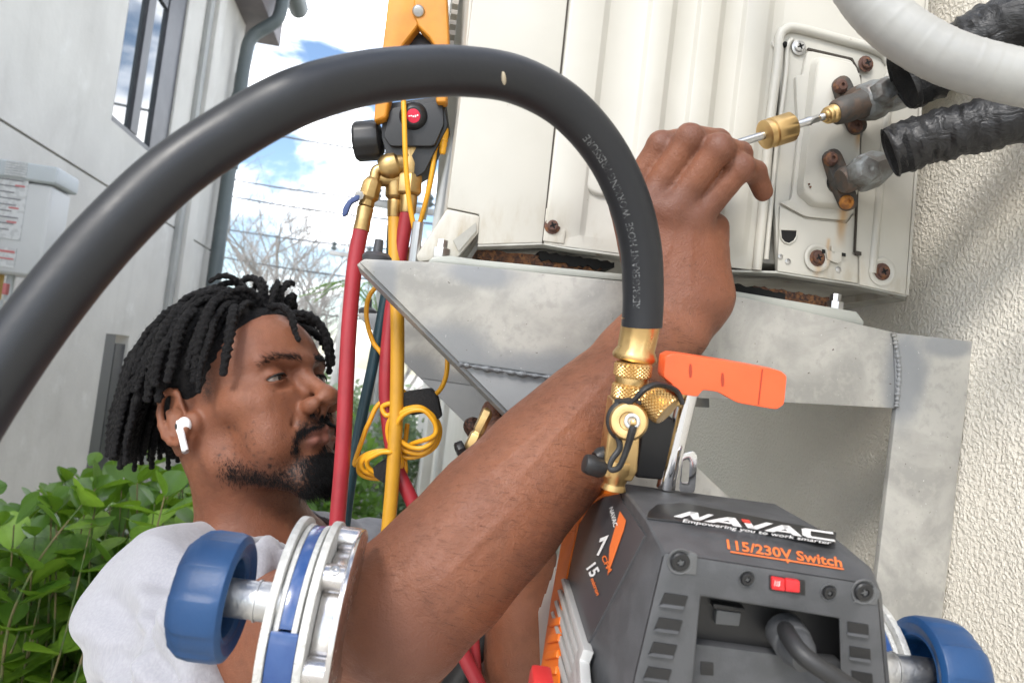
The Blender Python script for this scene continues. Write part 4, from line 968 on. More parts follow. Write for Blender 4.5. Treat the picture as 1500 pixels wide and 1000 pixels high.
hv = lambda x, y, z: HX*x+HY*y+HZ*z
ebl = []
for s in (-1, 1):
    for _ in range(260):
        t = rs_.rand(); ebl.append((s*(9+38*t), 99-22*t*t-3*t, 38.6+5.6*math.sin(t*2.2)-3.0*t+rs_.normal(0, 2.5*(1-.45*t))))
ah = []
for _ in range(2200):
    t = rs_.rand()*.9; a_ = rs_.uniform(-1.2, 1.2); ah.append(A3(ELR+fa*t-vdir*(.045*math.cos(a_))+fperp*(.045*math.sin(a_))))
strands('arm_hair', np.array(ah), .008, .00005, lambda p, g: fdir*.5-fperp*.8, 12, .35)
strands('eyebrow', hl(ebl), .0075, .00022, lambda p, g: (hv(-.9 if toH(p)[0] < 0 else .9, -.2, .35)), 2, .35)
go = []
while len(go) < 3000:
    x, z = rs_.uniform(-34, 34), rs_.uniform(-104, -52)
    if z > -60 and abs(x) > 6: continue
    if rs_.rand() < math.exp(-((x/22)**4))*min(1, (-z-54)/14+.12): go.append((x, 98-abs(x)*.5-max(0, -84-z)*.9, z))
strands('goatee', hl(go), .012, .00026, lambda p, g: hv(0, .35, -.9), 3, .5)
mo = [(x, 106-.016*x*x, -28.5-.013*x*x*.9+rs_.normal(0, 2.4)) for x in rs_.uniform(-31, 31, 1500) if abs(x) > 1.5]
mo += [(s_*(31+rs_.normal(0, 2.5)), 86, rs_.uniform(-58, -40)) for s_ in (-1, 1) for _ in range(130)]
strands('moustache', hl(mo), .0075, .00022, lambda p, g: hv(.5 if toH(p)[0] > 0 else -.5, .2, -.7), 4, .4)
jb = []
while len(jb) < 2400:
    s = -1 if rs_.rand() < .7 else 1; t = rs_.rand(); zc = -58-26*t
    jb.append((s*(62-34*t)+rs_.normal(0, 3), 15+58*t+rs_.normal(0, 4), zc+rs_.normal(0, 9-2*t)))
strands('jaw_beard', hl(jb), .0042, .00018, lambda p, g: hv(0, .1, -.8), 6, .6)
# ---- dreadlocks
cap_ = Sdf(); cap_.ell(A3(H(0, -6, 55)), (.0765, .0915, .0765), hrot(), .01); cap_.ell(A3(H(0, 38, 56)), (.060, .050, .043), hrot(), .02)
cap_.plane(H(0, 66, 84), HY*.85-HZ*.55, .012); cap_.plane(H(0, 0, 12), -HZ*.75+HY*.62, .008); cap_.plane(H(0, 0, -16), -HZ, .01)
cvs, cqs = cap_.mesh(A3(H(0, 0, 50))-.16, A3(H(0, 0, 50))+.16, .004)
cvs = cvs + .0011*np.sin(cvs[:, :1]*420+np.sin(cvs[:, 2:3]*300))*np.sin(cvs[:, 2:3]*390)+np.random.RandomState(1).normal(0, .0005, cvs.shape)
np_obj('scalp_hair', cvs, cqs, m_hair, pe, pe)
SE_c = np.array([0, -6, 55.]); SE_r = np.array([75, 90, 75.])
dn_l = np.array(HM.T@np.array([0, 0, -1.0]))
rl_ = random.Random(11)
def loc_path(root, comb, length, lift, seedd):
    p = np.array(root, float); n = (p-SE_c)/SE_r**2; n /= np.linalg.norm(n); d = n*lift+np.array(comb); d /= np.linalg.norm(d); pts = [p-n*2]; step = 4.0
    wob = np.array([rl_.uniform(-1, 1) for _ in range(3)])*.05
    for i in range(int(length/step)):
        t = i*step/length
        d = d+dn_l*(.14+.1*t)+np.array(comb)*(.03*(1-t))+wob*math.sin(i*.35+seedd); d /= np.linalg.norm(d); q = pts[-1]+d*step
        off = 4.0+min(6, i*.5)*(.2+.8*((seedd*7.3) % 1))
        e = (q-SE_c)/(SE_r+off); r = np.linalg.norm(e)
        if r < 1 and q[2] > -18: q = SE_c+(q-SE_c)/r; d = q-pts[-1]; d /= np.linalg.norm(d)
        if q[2] < 12 and q[1] < -20:
            q[1] += .55*min(1, (12-q[2])/30)
        if q[2] < 30 and q[1] > -60 and abs(q[0]) < 84+0 and q[1] < 30 and q[2] < 30:            # keep off the ear and neck
            q[0] += math.copysign(max(0, 80-abs(q[0]))*.25, root[0]); q[1] -= .9
        pts.append(q)
    return [H(*q) for q in pts]
FZ = MB()
def dread(root, comb, length, rad, lift=.45, keep=False):
    sd = rl_.uniform(0, 6); pts = loc_path(root, comb, length, lift, sd); n = max(24, int(length*1.0))
    if not keep and pts[-1].z > pts[0].z-.018: return
    sp = spline(pts, n)
    tw = length/rl_.uniform(6.0, 8.5); lump = [1+.13*math.sin(i*.52+sd)*math.sin(i*.19+2*sd)+rl_.uniform(-.07, .07) for i in range(n)]
    rr = [rad*.001*(.8+.25*math.sin(math.pi*min(1, i/(n-1)*1.1))**.6)*lump[i] for i in range(n)]; rr[-1] *= .45; rr[-2] *= .8; rr[0] *= .6
    w = MB(); w.tube(sp, rr, 10, True, lambda t, a: 1+.13*math.cos(2*(a-t*tw*math.pi)+sd)+.07*math.sin(3*a+t*length*.8+sd)+rl_.uniform(-.07, .07))
    obj('dreadlock', w, m_hair, pe, ang=80)
    for i in range(2, n-2):
        for _ in range(1):
            t_ = (sp[i+1]-sp[i-1]).normalized(); o_ = V((rl_.gauss(0, 1), rl_.gauss(0, 1), rl_.gauss(0, 1))); o_ = (o_-t_*o_.dot(t_)).normalized(); q_ = sp[i]+o_*rr[i]*.9
            e_ = (t_*rl_.choice((-1, 1))*.8+o_*rl_.uniform(.2, .9)+V((rl_.gauss(0, .3), rl_.gauss(0, .3), rl_.gauss(0, .3)))).normalized()*rl_.uniform(.003, .007); b_ = len(FZ.v); s_ = t_.cross(o_)*.00013; m_ = q_+e_*.55+o_*.0006; f_ = q_+e_+V((rl_.gauss(0, .0008), rl_.gauss(0, .0008), rl_.gauss(0, .0008)))
            FZ.v += [q_-s_, q_+s_, m_+s_, m_-s_, f_]; FZ.f += [(b_, b_+1, b_+2, b_+3), (b_+3, b_+2, b_+4)]
def scalp(az, el):
    a, e = R(az), R(el); v = np.array([math.sin(a)*math.cos(e), math.cos(a)*math.cos(e), math.sin(e)]); return SE_c+v*SE_r
# az 0 = forehead, -90 = near (right) side, 180 = back
for az, el, ln, cb, rd in [(-8, 34, 70, (.9, .5, .2), 6.2), (10, 34, 80, (.95, .35, 0), 6.2), (28, 34, 85, (.6, .5, -.2), 6.5), (46, 32, 80, (.3, .4, -.5), 6.5), (62, 30, 95, (.3, .2, -.6), 6.5),
                           (-26, 38, 62, (.8, .5, .2), 6), (-40, 40, 105, (-.35, .42, -.1), 6.8), (-52, 38, 112, (-.5, .25, -.2), 5.2), (-57, 41, 92, (-.5, .12, -.25), 5.4), (-36, 44, 60, (-.75, .2, .15), 5.2), (-20, 42, 50, (-.2, .3, .3), 5.2), (-2, 42, 56, (.6, .3, .3), 5.2), (-46, 52, 128, (-.5, .35, 0), 7),
                           (-62, 44, 112, (-.6, .1, -.2), 7), (-58, 60, 150, (-.7, .2, 0), 7), (-74, 40, 96, (-.5, -.05, -.3), 7), (-70, 56, 140, (-.6, 0, 0), 7.2)]:
    dread(scalp(az, el), cb, ln, rd*.68)
for az in range(-48, 70, 7):
    for el, ln in ((el0, l0) for el0, l0 in ((40.5, 62), (47, 70))):
        a = az+rl_.uniform(-2, 2); dread(scalp(a, el+rl_.uniform(-1, 1)+(1.5 if abs(az) > 40 else 0)), (rl_.uniform(-.25, .15)+(-.35 if az < -10 else .25), -.55, .75), ln*rl_.uniform(.85, 1.15), rl_.uniform(3.0, 3.7), .12, True)
def el_min(az):
    a = abs(((az+180) % 360)-180); ks = ((0, 40), (30, 40), (50, 42), (66, 40), (80, 26), (95, 12), (115, -4), (180, -12))
    for (a0, e0), (a1, e1) in zip(ks, ks[1:]):
        if a <= a1: return e0+(e1-e0)*(a-a0)/(a1-a0)
    return -12
crown = scalp(18, 58)
roots = []
tries = 0
while tries < 9000 and len(roots) < 380:
    tries += 1; az = rl_.uniform(-180, 180); el = math.degrees(math.asin(rl_.uniform(-.2, 1)))
    if el < el_min(az)+2: continue
    p = scalp(az, el)
    if all(np.linalg.norm(p-q) > 9.0 for q, _, _ in roots): roots.append((p, az, el))
for p, az, el in roots:
    if 20 < az < 150 and el < 30 and rl_.random() < .4: continue
    if np.linalg.norm(p-crown) < 20: continue
    t = p-crown; n = (p-SE_c)/SE_r**2; n /= np.linalg.norm(n); t -= n*t.dot(n); t /= np.linalg.norm(t)+1e-6
    back = -60 > az or az > 100
    if abs(az) < 48 and el < 66: ln = rl_.uniform(52, 70); t = t*.6+np.array([.8 if az > -18 else -.6, .25 if az > -18 else -.2, -.15])
    else:
        drop = (p-SE_c)[2]+55+(25 if az < -100 or az > 120 else -22 if az > -100 and az < -50 else 0); ln = max(62, drop*rl_.uniform(.8, 1.24))
    dread(p, t*.8+np.array([0, -.15, 0]), ln, rl_.uniform(3.0, 4.0), .40)
obj('loose_hair', FZ, m_hair, pe, ang=0, weld=False, kind='stuff')
# ---- t-shirt
TS = Sdf()
def tcp(a, b, ra, rb, k=.03): TS.cap(A3(a), A3(b), ra, rb, k)
slv = SHR.lerp(ELR, .52)
tcp(NB-UZ*.04, SHR+V((.012, .01, .022)), .066, .066, .05); tcp(NB-UZ*.035, SHL, .068, .066, .05)
TS.ell(A3(ch+UZ*.0), (.125, .182, .25), [list(hy0), list(HX), [0, 0, 1]], .07); tcp(ch-UZ*.12, ch-UZ*.55, .155, .15, .08)
tcp(SHR+V((.0, .0, .008)), slv+(ELR-SHR)*.06, .071, .069, .04); tcp(SHR+V((-.0, .02, -.05)), slv+V((-.03, .0, -.07)), .066, .062, .05)
sll = SHL.lerp(ELL, .38); tcp(SHL, sll, .068, .07, .05)
TS.cap(A3(NB-UZ*.05), A3(P(243, 887, .715)), .056, .056, .05); TS.cap(A3(P(243, 887, .715)), A3(P(262, 1010, .70)), .056, .062, .04)
TS.plane(slv, (ELR-SHR).normalized(), .004); 
TS.plane(ch-UZ*.52, -UZ, .004)
TS.cap(A3(H(0, -14, -20)), A3(NB+UZ*.0+hy0*.018), .058, .074, .006, 's')
m_shirt = None
def shirt_mat():
    m, t, b, c = nodes('pale_grey_cotton'); b.inputs['Roughness'].default_value = .9; b.inputs['Sheen Weight'].default_value = .3
    n = noise_node(t, c, 500, 3, .6, stretch=(1, 1, .25)); n2 = noise_node(t, c, 9, 4)
    cur = mixc(t, ramp(t, n.outputs['Fac'], .35, .68), (.285, .285, .315), (.32, .32, .348)); t.links.new(cur, b.inputs['Base Color'])
    f = noise_node(t, c, 900, 2); w_ = noise_node(t, c, 26, 3, .5, dist=1.5)
    bump_(t, b, math_(t, 'ADD', math_(t, 'MULTIPLY', f.outputs['Fac'], .12), w_.outputs['Fac']), .35, .006); return m
m_shirt = shirt_mat()
tv, tq = TS.mesh((-.62, .42, 1.35), (.2, 1.25, 2.3), .0036)
tg = TS.grad(tv)
# cloth folds: sweep from the armpit over the shoulder
org = A3(P(430, 1010, .62)); dv = tv-org; rr_ = np.linalg.norm(dv, axis=1); up_ = A3(UPV); rt_ = A3(RGT)
ang_ = np.arctan2(dv@up_, -(dv@rt_))
fold = .0062*np.sin(ang_*15+np.sin(rr_*22)*1.3)*np.exp(-((rr_-.17)/.13)**2)+.003*np.sin(ang_*29+rr_*40)*np.exp(-((rr_-.14)/.10)**2)
fold += .003*np.sin((tv@A3(HX))*70+np.sin(tv[:, 2]*30)*1.8)*np.exp(-((rr_-.32)/.15)**2)
def crease(p0, p1, w_, d_, bow=0):
    a = TS.project(np.array([A3(P(*p0))]), 4)[0]; b = TS.project(np.array([A3(P(*p1))]), 4)[0]; ab = b-a
    h = np.clip(((tv-a)@ab)/(ab@ab), 0, 1); side_ = np.cross(ab/np.linalg.norm(ab), A3(FWD)); off_ = (tv-a-np.outer(h, ab))
    u = off_@side_-bow*np.sin(np.pi*h); n_ = np.abs(off_@A3(FWD)); en = np.sin(np.pi*np.clip(h, .02, .98))**.6*(n_ < .09)
    return d_*en*(np.exp(-((u-w_*1.1)/w_)**2)-1.1*np.exp(-((u+w_*.5)/(w_*.6))**2))*(np.exp(-(u/(w_*5))**2))
for c_ in (((330, 790, .70), (170, 850, .62), .010, .006, .012), ((330, 815, .66), (150, 890, .60), .009, .006, .014), ((310, 850, .62), (140, 940, .58), .010, .007, .012), ((300, 900, .60), (150, 990, .58), .010, .006, .01),
           ((295, 960, .58), (190, 1040, .57), .009, .006, 0), ((290, 775, .74), (215, 800, .70), .007, .004, 0), ((440, 750, .86), (400, 840, .72), .007, .004, 0), ((560, 745, .95), (470, 775, .86), .008, .005, 0), ((250, 985, .58), (300, 880, .585), .007, .004, 0)):
    fold += 1.25*crease(*c_)
tv = tv+tg*fold[:, None]
np_obj('t_shirt', tv, tq, m_shirt, pe, pe)
nk = []
for k in range(49):
    a = 2*math.pi*k/48; q = NB+hy0*(.018+.079*math.cos(a))+HX*(.073*math.sin(a))+UZ*(-.004-.022*math.cos(a))
    nk.append(A3(q))
nkp = TS.project(np.array(nk), 2)
w = MB(); w.tube([V(p) for p in nkp], .006, 10); obj('collar', w, m_shirt, pe)
m_trouser = M('dark_trousers', (.03, .032, .04), .9)
TR = Sdf()
for s in (-1, 1): TR.cap(A3(ch-UZ*.48+HX*(s*.07)), A3(ch-UZ*.92+HX*(s*.1)), .125, .085, .05); TR.cap(A3(ch-UZ*.92+HX*(s*.1)), A3(V((ch.x, ch.y, .56))+HX*(s*.11)), .085, .075, .03)
rv, rq = TR.mesh((-.62, .45, .4), (.2, 1.25, 1.6), .012)
np_obj('trousers', rv, rq, m_trouser, pe, pe)
# ---- earbud
m_bud = M('white_gloss_plastic', (.80, .80, .80), .18, coat=.5); m_budd = M('black_grille', (.01, .01, .01), .5)
eo = H(-85, 0, -5); eb = thing('earbud', 'white wireless earbud with short stem sitting in the ear', 'earbud', eo)
w = MB(); w.ell(eo, HX*.006, HY*.0085, HZ*.0085, 20, 14); w2 = (HY*.22-HZ*.95-HX*.18).normalized()
w.tube(spline([eo-HX*.002+HZ*.003, eo-HX*.005-HZ*.004, eo-HX*.005+w2*.014, eo-HX*.004+w2*.029], 24), lerp_list([.0058, .0050, .0036, .0034, .0034], 24), 16); obj('shell', w, m_bud, eb, ang=60)
w = MB(); w.ell(eo-HX*.0088-HZ*.001-HY*.001, HX*.001, HY*.0016, HZ*.0034, 12, 8); obj('mesh_grille', w, m_budd, eb)
w = MB(); w.lathe(eo-HX*.004+w2*.029, w2, [(.0034, -.001), (.0036, 0), (.003, .001)], 14); obj('chrome_tip', w, m_steel, eb)
# ================================================================== VACUUM PUMP, ITS VALVE TREE AND HOSE
m_grey = M('dark_grey_abs', (.056, .058, .062), .55, var=((.070, .072, .077), 60, .4, .6), bump=(900, .25, .0008), wear=((.11, .11, .11), 45, .68, .8))
m_grey2 = M('mid_grey_abs', (.095, .098, .10), .5, bump=(900, .2, .0008), var=((.11, .112, .115), 50, .4, .6))
m_blackp = M('black_plastic', (.012, .012, .013), .42, bump=(700, .15, .0006))
m_orange = M('orange_plastic', (.72, .16, .012), .42, var=((.62, .13, .01), 40, .4, .7), bump=(600, .12, .0006))
m_redor = M('red_orange_plastic', (.80, .115, .035), .35, var=((.74, .10, .03), 40, .4, .7), bump=(500, .1, .0006))
m_white = M('white_print', (.75, .75, .74), .5); m_orprint = M('orange_print', (.75, .17, .04), .5); m_redprint = M('red_print_mark', (.65, .05, .03), .5)
m_label_dk = M('dark_label', (.05, .05, .054), .35)
m_rocker = M('red_rocker', (.62, .015, .02), .25, coat=.5)
m_alu = M('cast_aluminium', (.56, .56, .56), .38, 1, bump=(300, .3, .001), rvar=(60, .28, .5))
m_fin = M('fin_aluminium', (.50, .50, .48), .45, .2)
m_cast0 = M('grey_cast_bar', (.50, .50, .49), .5, .3, bump=(300, .3, .001))
m_brass = M('bright_brass', (.66, .455, .21), .40, 1, var=((.55, .37, .16), 30, .35, .7), rvar=(90, .26, .48), bump=(400, .12, .0006))
m_chrome = M('chrome', (.7, .7, .71), .10, 1)
m_rubber = M('black_rubber', (.016, .016, .017), .5, bump=(500, .2, .0006))
PD = .36
PO = P(1130, 850, PD)
PA = ray(705, 396).normalized()                       # the pump's long axis, away from us
_x = RGT-UPV*.155; PX_ = (_x-PA*_x.dot(PA)).normalized(); PZ = PX_.cross(PA)
def Q(px, py, t=0): return onplane(px, py, PO+PA*t, PA)
def Qp(pl, t=0): return [Q(x, y, t) for x, y in pl]
pu = thing('vacuum_pump', 'dark grey and orange two voltage vacuum pump with its power cord plugged in', 'vacuum pump', Q(1130, 1090, .06))
T2, T1 = .125, .028
# rear housing: explicit corners (picture point, distance along the axis)
a = Q(972, 808, 0); b = Q(1285, 856, 0); c = Q(1312, 1160, 0); d = Q(889, 1160, 0)
e = Q(946, 760, T1); _fn = (b-a).cross(e-a).normalized(); f = onplane(1222, 786, a, _fn); g_ = Q(1276, 830, T1*.7)
h = Q(906, 706, T2); i_ = Q(1051, 724, T2); j = Q(1135, 737, T2); k = Q(1140, 742, T2)
e2 = Q(950, 787, T1*.8); l = Q(849, 966, .062); l2 = Q(800, 1160, .075)
right_far = j+(b-a).normalized()*.03-PZ*.06; right_low = right_far-PZ*.14
g2 = Q(1292, 870, T1*.7); g3 = Q(1318, 1160, T1)
vs = [a, b, c, d, e, f, g_, h, j, e2, l, l2, right_far, right_low, g2, g3]
w = MB(); vs += [Q(848, 1160, T2)]
w.add(vs, [(0, 4, 5, 1), (1, 5, 6), (4, 7, 8, 5), (5, 8, 12, 6), (0, 9, 4), (0, 3, 11, 10), (0, 10, 9), (9, 10, 7, 4) if False else (4, 9, 7), (1, 6, 14), (1, 14, 15, 2), (6, 12, 13, 15, 14), (2, 15, 13, 16, 11, 3), (9, 10, 11, 16, 7), (7, 16, 13, 12, 8)])
hs = obj('housing', w, m_grey, pu, bevel=.0022, seg=3, ang=32)
# rear frame round the socket recess
def Fp(pl, t=0): return [Q(x, y, -t) for x, y in pl]
w = MB()
outer = [(973, 809), (1284, 857), (1311, 1160), (890, 1160)]; inn = [(1026, 872), (1229, 905), (1236, 1160), (1000, 1160)]
hole = rounded(inn, .06, 2)
oo = Fp(outer, .003); ii = Fp(inn, .003)
ob = Fp(outer, -.006); ib = Fp(inn, -.02)
w.add(oo+ii+ob+ib, [(0, 1, 5, 4), (1, 2, 6, 5), (3, 0, 4, 7), (0, 8, 9, 1), (1, 9, 10, 2), (8, 0, 3, 11), (4, 5, 13, 12), (5, 6, 14, 13), (7, 4, 12, 15)])
fr_ = obj('rear_frame', w, m_grey, pu, bevel=.0012, seg=2, weld=True)
w = MB(); w.prism(Fp([(1020, 866), (1236, 900), (1243, 1165), (990, 1165)], -.0185), PA*.002); obj('recess_floor', w, m_blackp, pu, ang=0)
# lower lip in the recess
w = MB(); w.prism(Fp([(1014, 942), (1150, 960), (1232, 968), (1236, 1160), (998, 1160)], -.012), PA*.008); obj('recess_step', w, m_grey, pu, bevel=.001)
w = MB(); w.prism(Fp([(1026, 968), (1046, 970), (1046, 990), (1026, 988)], -.0115), PA*.004); obj('recess_catch', w, m_blackp, pu, bevel=.0008)
w = MB(); w.prism(Fp([(1050, 893), (1086, 898), (1083, 917), (1048, 914)], -.0145), PA*.006); sk = obj('breaker', w, m_grey2, pu, bevel=.0008)
w = MB(); w.prism(Fp([(1045, 884), (1092, 891), (1092, 897), (1045, 891)], -.013), PA*.006); obj('breaker_frame', w, m_blackp, pu, bevel=.0006)
# corner screws in sunk seats
def hexscrew(px, py, r, t=.0032, par=pu):
    o = Q(px, py, -t); rr = r/FPX*PD
    w = MB(); w.lathe(o, -PA, [(rr*1.35, -.0004), (rr*1.3, .0006), (rr*1.12, .0002), (rr*1.1, -.0012)], 24); s = obj('screw_seat', w, m_grey2, par, ang=60)
    w = MB(); w.lathe(o, -PA, [(rr, -.001), (rr, .0008), (rr*.86, .0016), (rr*.45, .0016), (rr*.42, .0004), (0, .0004)], 20); obj('screw', w, m_blackp, s, ang=35)
    w = MB()
    for an in (.3, 1.87): w.box(o-PA*.0007, (PX_*math.cos(an)+PZ*math.sin(an))*rr*.32, (PZ*math.cos(an)-PX_*math.sin(an))*rr*.07, PA*.0004)
    obj('screw_slot', w, m_grey2, s, ang=0)
hexscrew(996, 822, 14); hexscrew(1265, 866, 14); hexscrew(1094, 847, 9.5); hexscrew(1214, 867, 9.5)
# raised corner wedges round the big screws
for pl in ([(984, 838), (1020, 842), (1022, 812), (1012, 808)], [(1250, 882), (1284, 886), (1290, 868), (1283, 858)]):
    w = MB(); w.prism(Fp(pl, .0037), PA*.002); obj('corner_pad', w, m_grey2, pu, bevel=.0006)
# louvres either side of the recess
for q in range(7):
    y = 868+q*36; x = 974-q*8
    w = MB(); w.prism(Fp([(x, y), (x+34, y+5), (x+28, y+24), (x-8, y+19)], .0036), PA*.003); lv = obj('louvre_slot', w, m_blackp, pu, ang=0)
    w = MB(); w.prism([Q(x-1, y+15, -.0034), Q(x+29, y+19, -.0034), Q(x+28, y+25, -.0052), Q(x-9, y+20, -.0052)], PA*.0012); obj('louvre_blade', w, m_grey, lv, bevel=.0004)
for q in range(5):
    y = 910+q*36; x = 1242+q*3
    w = MB(); w.prism(Fp([(x, y), (x+30, y+5), (x+31, y+24), (x+1, y+19)], .0036), PA*.003); lv = obj('louvre_slot', w, m_blackp, pu, ang=0)
    w = MB(); w.prism([Q(x, y+15, -.0034), Q(x+31, y+19, -.0034), Q(x+31, y+25, -.0052), Q(x, y+20, -.0052)], PA*.0012); obj('louvre_blade', w, m_grey, lv, bevel=.0004)
# red switch
w = MB(); w.prism(Fp([(1127, 842), (1180, 850), (1180, 872), (1127, 864)], .0036), PA*.004); sw = obj('voltage_switch', w, m_blackp, pu, bevel=.0006)
w = MB(); w.prism(Fp([(1131, 845), (1150, 848), (1150, 866), (1131, 863)], .0052), PA*.003); obj('rocker', w, m_rocker, sw, bevel=.0006)
w = MB(); w.prism([Q(1151, 848, -.0054), Q(1172, 851, -.0066), Q(1172, 868, -.0066), Q(1151, 866, -.0054)], PA*.003); obj('rocker', w, m_rocker, sw, bevel=.0006)
vt, ft = text_mesh('115', .0034, .00006)
w = MB(); o_ = Q(1133, 857, -.0056); w.add([o_+PX_*p.x*.62+PZ*p.y for p in vt], ft); obj('lettering', w, m_white, sw, ang=0)
# power cord
w = MB(); co = [Q(1150, 922, .010), Q(1152, 924, -.004), Q(1158, 936, -.016), Q(1180, 962, -.026), Q(1230, 996, -.032), Q(1310, 1050, -.036), Q(1420, 1150, -.03)]
w.lathe(Q(1148, 921, .012), -PA*.9-PZ*.1, [(.0098, 0), (.0098, .012), (.0088, .013), (.0088, .018), (.006, .026)], 16); pl_ = obj('cord_plug', w, m_grey, pu, bevel=.0006, ang=40)
w = MB(); w.tube(spline(co, 50), .0043, 14); obj('power_cord', w, m_rubber, pu)
# lip with the maker's name
slope_n = ((f-e).cross(h-e)).normalized(); slope_n = slope_n if slope_n.z > 0 else -slope_n
def onS(px, py, off=.0): return onplane(px, py, e+slope_n*off, slope_n)
w = MB(); ls = [(962, 738), (1000, 735), (1226, 779), (1223, 793), (1100, 773), (948, 757), (950, 748)]
w.prism([onS(x, y, .0012) for x, y in ls], -slope_n*.0016); lp_ = obj('name_lip', w, m_blackp, pu, bevel=.001)
# NAVAC in heavy slanted capitals, built as print on the lip
def print_polys(polys, A_, B_, C_, D_, name, mat, parent, plane):
    """unit-square polygons mapped bilinearly onto four picture corners (A lower left, B lower right, C upper right, D upper left)"""
    w = MB()
    for pl in polys:
        pts = []
        for u, v in pl:
            px = (A_[0]*(1-u)+B_[0]*u)*(1-v)+(D_[0]*(1-u)+C_[0]*u)*v; py = (A_[1]*(1-u)+B_[1]*u)*(1-v)+(D_[1]*(1-u)+C_[1]*u)*v
            pts.append(plane(px, py))
        w.add(pts, [tuple(range(len(pts)))])
    return obj(name, w, mat, parent, ang=0)
wN = [[(0, 0), (.05, 0), (.105, 1), (.05, 1)], [(.05, 1), (.105, 1), (.165, 0), (.125, 0), (.07, .6)], [(.125, 0), (.165, 0), (.215, 1), (.175, 1)]]
wA = lambda x: [[(x, 0), (x+.055, 0), (x+.16, .72), (x+.155, 1), (x+.12, 1)], [(x+.12, 1), (x+.17, 1), (x+.235, 0), (x+.18, 0), (x+.13, .62)], [(x+.075, .18), (x+.17, .18), (x+.16, .36), (x+.09, .36)]]
wV = [[(.40, 1), (.455, 1), (.49, .35), (.515, 0), (.46, 0)], [(.46, 0), (.515, 0), (.62, 1), (.57, 1), (.49, .32)]]
wC = [[(.80, .18), (.83, 0), (1.0, 0), (1.0, .2), (.86, .2), (.855, .3)], [(.80, .18), (.855, .3), (.87, .78), (.84, 1), (.81, .85)], [(.84, 1), (.87, .78), (1.02, .78), (1.03, 1)]]
CN = [(987, 755), (1222, 797), (1216, 782), (996, 748)]
CN = [(986, 756), (1224, 793), (1214, 778), (1000, 747)]
sp_ = lambda px, py: onS(px, py, .0016)
print_polys([[(u*1.0, v) for u, v in q] for q in wN+wA(.19)+wV+wA(.56)+wC], *CN, 'lettering', m_white, lp_, sp_)
print_polys([[(.40, 1), (.455, 1), (.475, .62), (.42, .62)]], *CN, 'lettering', m_redprint, lp_, lambda px, py: onS(px, py, .0019))
def flat_text(txt, A_, B_, D_, mat, parent, plane, name='lettering', bold=.012):
    """text stretched from picture point A (base left) to B (base right), cap height towards D"""
    vt, ft = text_mesh(txt, 1.0, bold); x0 = min(p.x for p in vt); x1 = max(p.x for p in vt); w = MB(); pts = []
    for p in vt:
        u = (p.x-x0)/(x1-x0); v = p.y/.72; pts.append(plane(A_[0]+(B_[0]-A_[0])*u+(D_[0]-A_[0])*v, A_[1]+(B_[1]-A_[1])*u+(D_[1]-A_[1])*v))
    w.add(pts, ft); return obj(name, w, mat, parent, ang=0)
flat_text('Empowering you to work smarter', (1000, 764), (1217, 797), (1002, 759.5), m_white, lp_, sp_, bold=.01)
front_n = ((b-a).cross(e-a)).normalized(); front_n = front_n if front_n.dot(CAM-a) > 0 else -front_n
onF = lambda px, py: onplane(px, py, a+front_n*.0006, front_n)
t_ = flat_text('115/230V Switch', (1066, 803), (1234, 830), (1064, 789), m_orprint, pu, onF, bold=.02)
w = MB(); w.add([onF(1070, 806.5), onF(1236, 832), onF(1236, 834), onF(1070, 808.5)], [(0, 1, 2, 3)]); w.add([onF(1150, 818), onF(1158, 819), onF(1154, 825)], [(0, 1, 2)]); obj('lettering', w, m_orprint, pu, ang=0)
# left side: orange shell, dark label with the figures, aluminium side bars and cooling fins
side_n = ((e2-l).cross(h-l)).normalized(); side_n = side_n if side_n.dot(CAM-l) > 0 else -side_n
def onD(px, py, off=.0): return onplane(px, py, l+side_n*off, side_n)
w = MB(); pl = [(836, 710), (850, 708), (888, 714), (906, 722), (882, 726), (862, 738), (846, 765), (828, 850), (822, 890), (818, 1000), (806, 1160), (770, 1160), (788, 1000), (806, 880), (822, 790)]
w.prism([onD(x, y, .0025) for x, y in pl], -side_n*.02); os_ = obj('orange_shell', w, m_orange, pu, bevel=.0025, seg=3)
for q in range(6):
    y = 905+q*24; w = MB(); w.prism([onD(x, y2, .0045) for x, y2 in ((806-q*3, y), (820-q*2, y-3), (818-q*2, y+9), (802-q*3, y+12))], -side_n*.003); obj('grip_rib', w, m_orange, os_, bevel=.0012)
w = MB(); w.prism([onD(x, y, .0012) for x, y in ((908, 722), (912, 735), (944, 783), (850, 962), (836, 930), (824, 880), (830, 850), (848, 768), (864, 740), (882, 728))], -side_n*.003); lb = obj('side_label', w, m_label_dk, pu, bevel=.0008)
w = MB(); w.add([onD(x, y, .0018) for x, y in ((908, 748), (917, 762), (914, 775), (890, 843), (893, 800))], [(0, 1, 2, 3, 4)]); obj('label_flash', w, m_orprint, lb, ang=0)
oD = lambda px, py: onD(px, py, .0019)
flat_text('7', (873, 813), (886, 808), (879, 788), m_white, lb, oD, bold=.04)
flat_text('CFM', (881, 816), (891, 839), (886.5, 811), m_orprint, lb, oD, bold=.03)
flat_text('15', (859, 832), (866, 846), (872, 822), m_white, lb, oD, bold=.03)
flat_text('micron', (865, 848), (874, 872), (870, 845), m_orprint, lb, oD, bold=.03)
flat_text('NAVAC', (892, 744), (899, 772), (898, 741), m_white, lb, oD, bold=.02)
for q in range(5):
    w = MB(); x = 821-q*5; y = 848+q*16; hgt = .0052-q*.0007
    w.prism([onD(x, y, hgt), onD(x+4, y-2, hgt), onD(x+34, y+102, hgt), onD(x+28, y+118, hgt), onD(x+40, 1170, hgt), onD(x+34, 1170, hgt), onD(x+21, y+120, hgt), onD(x+26, y+100, hgt)], -side_n*.006); obj('side_bar', w, m_cast0, pu, bevel=.0006)
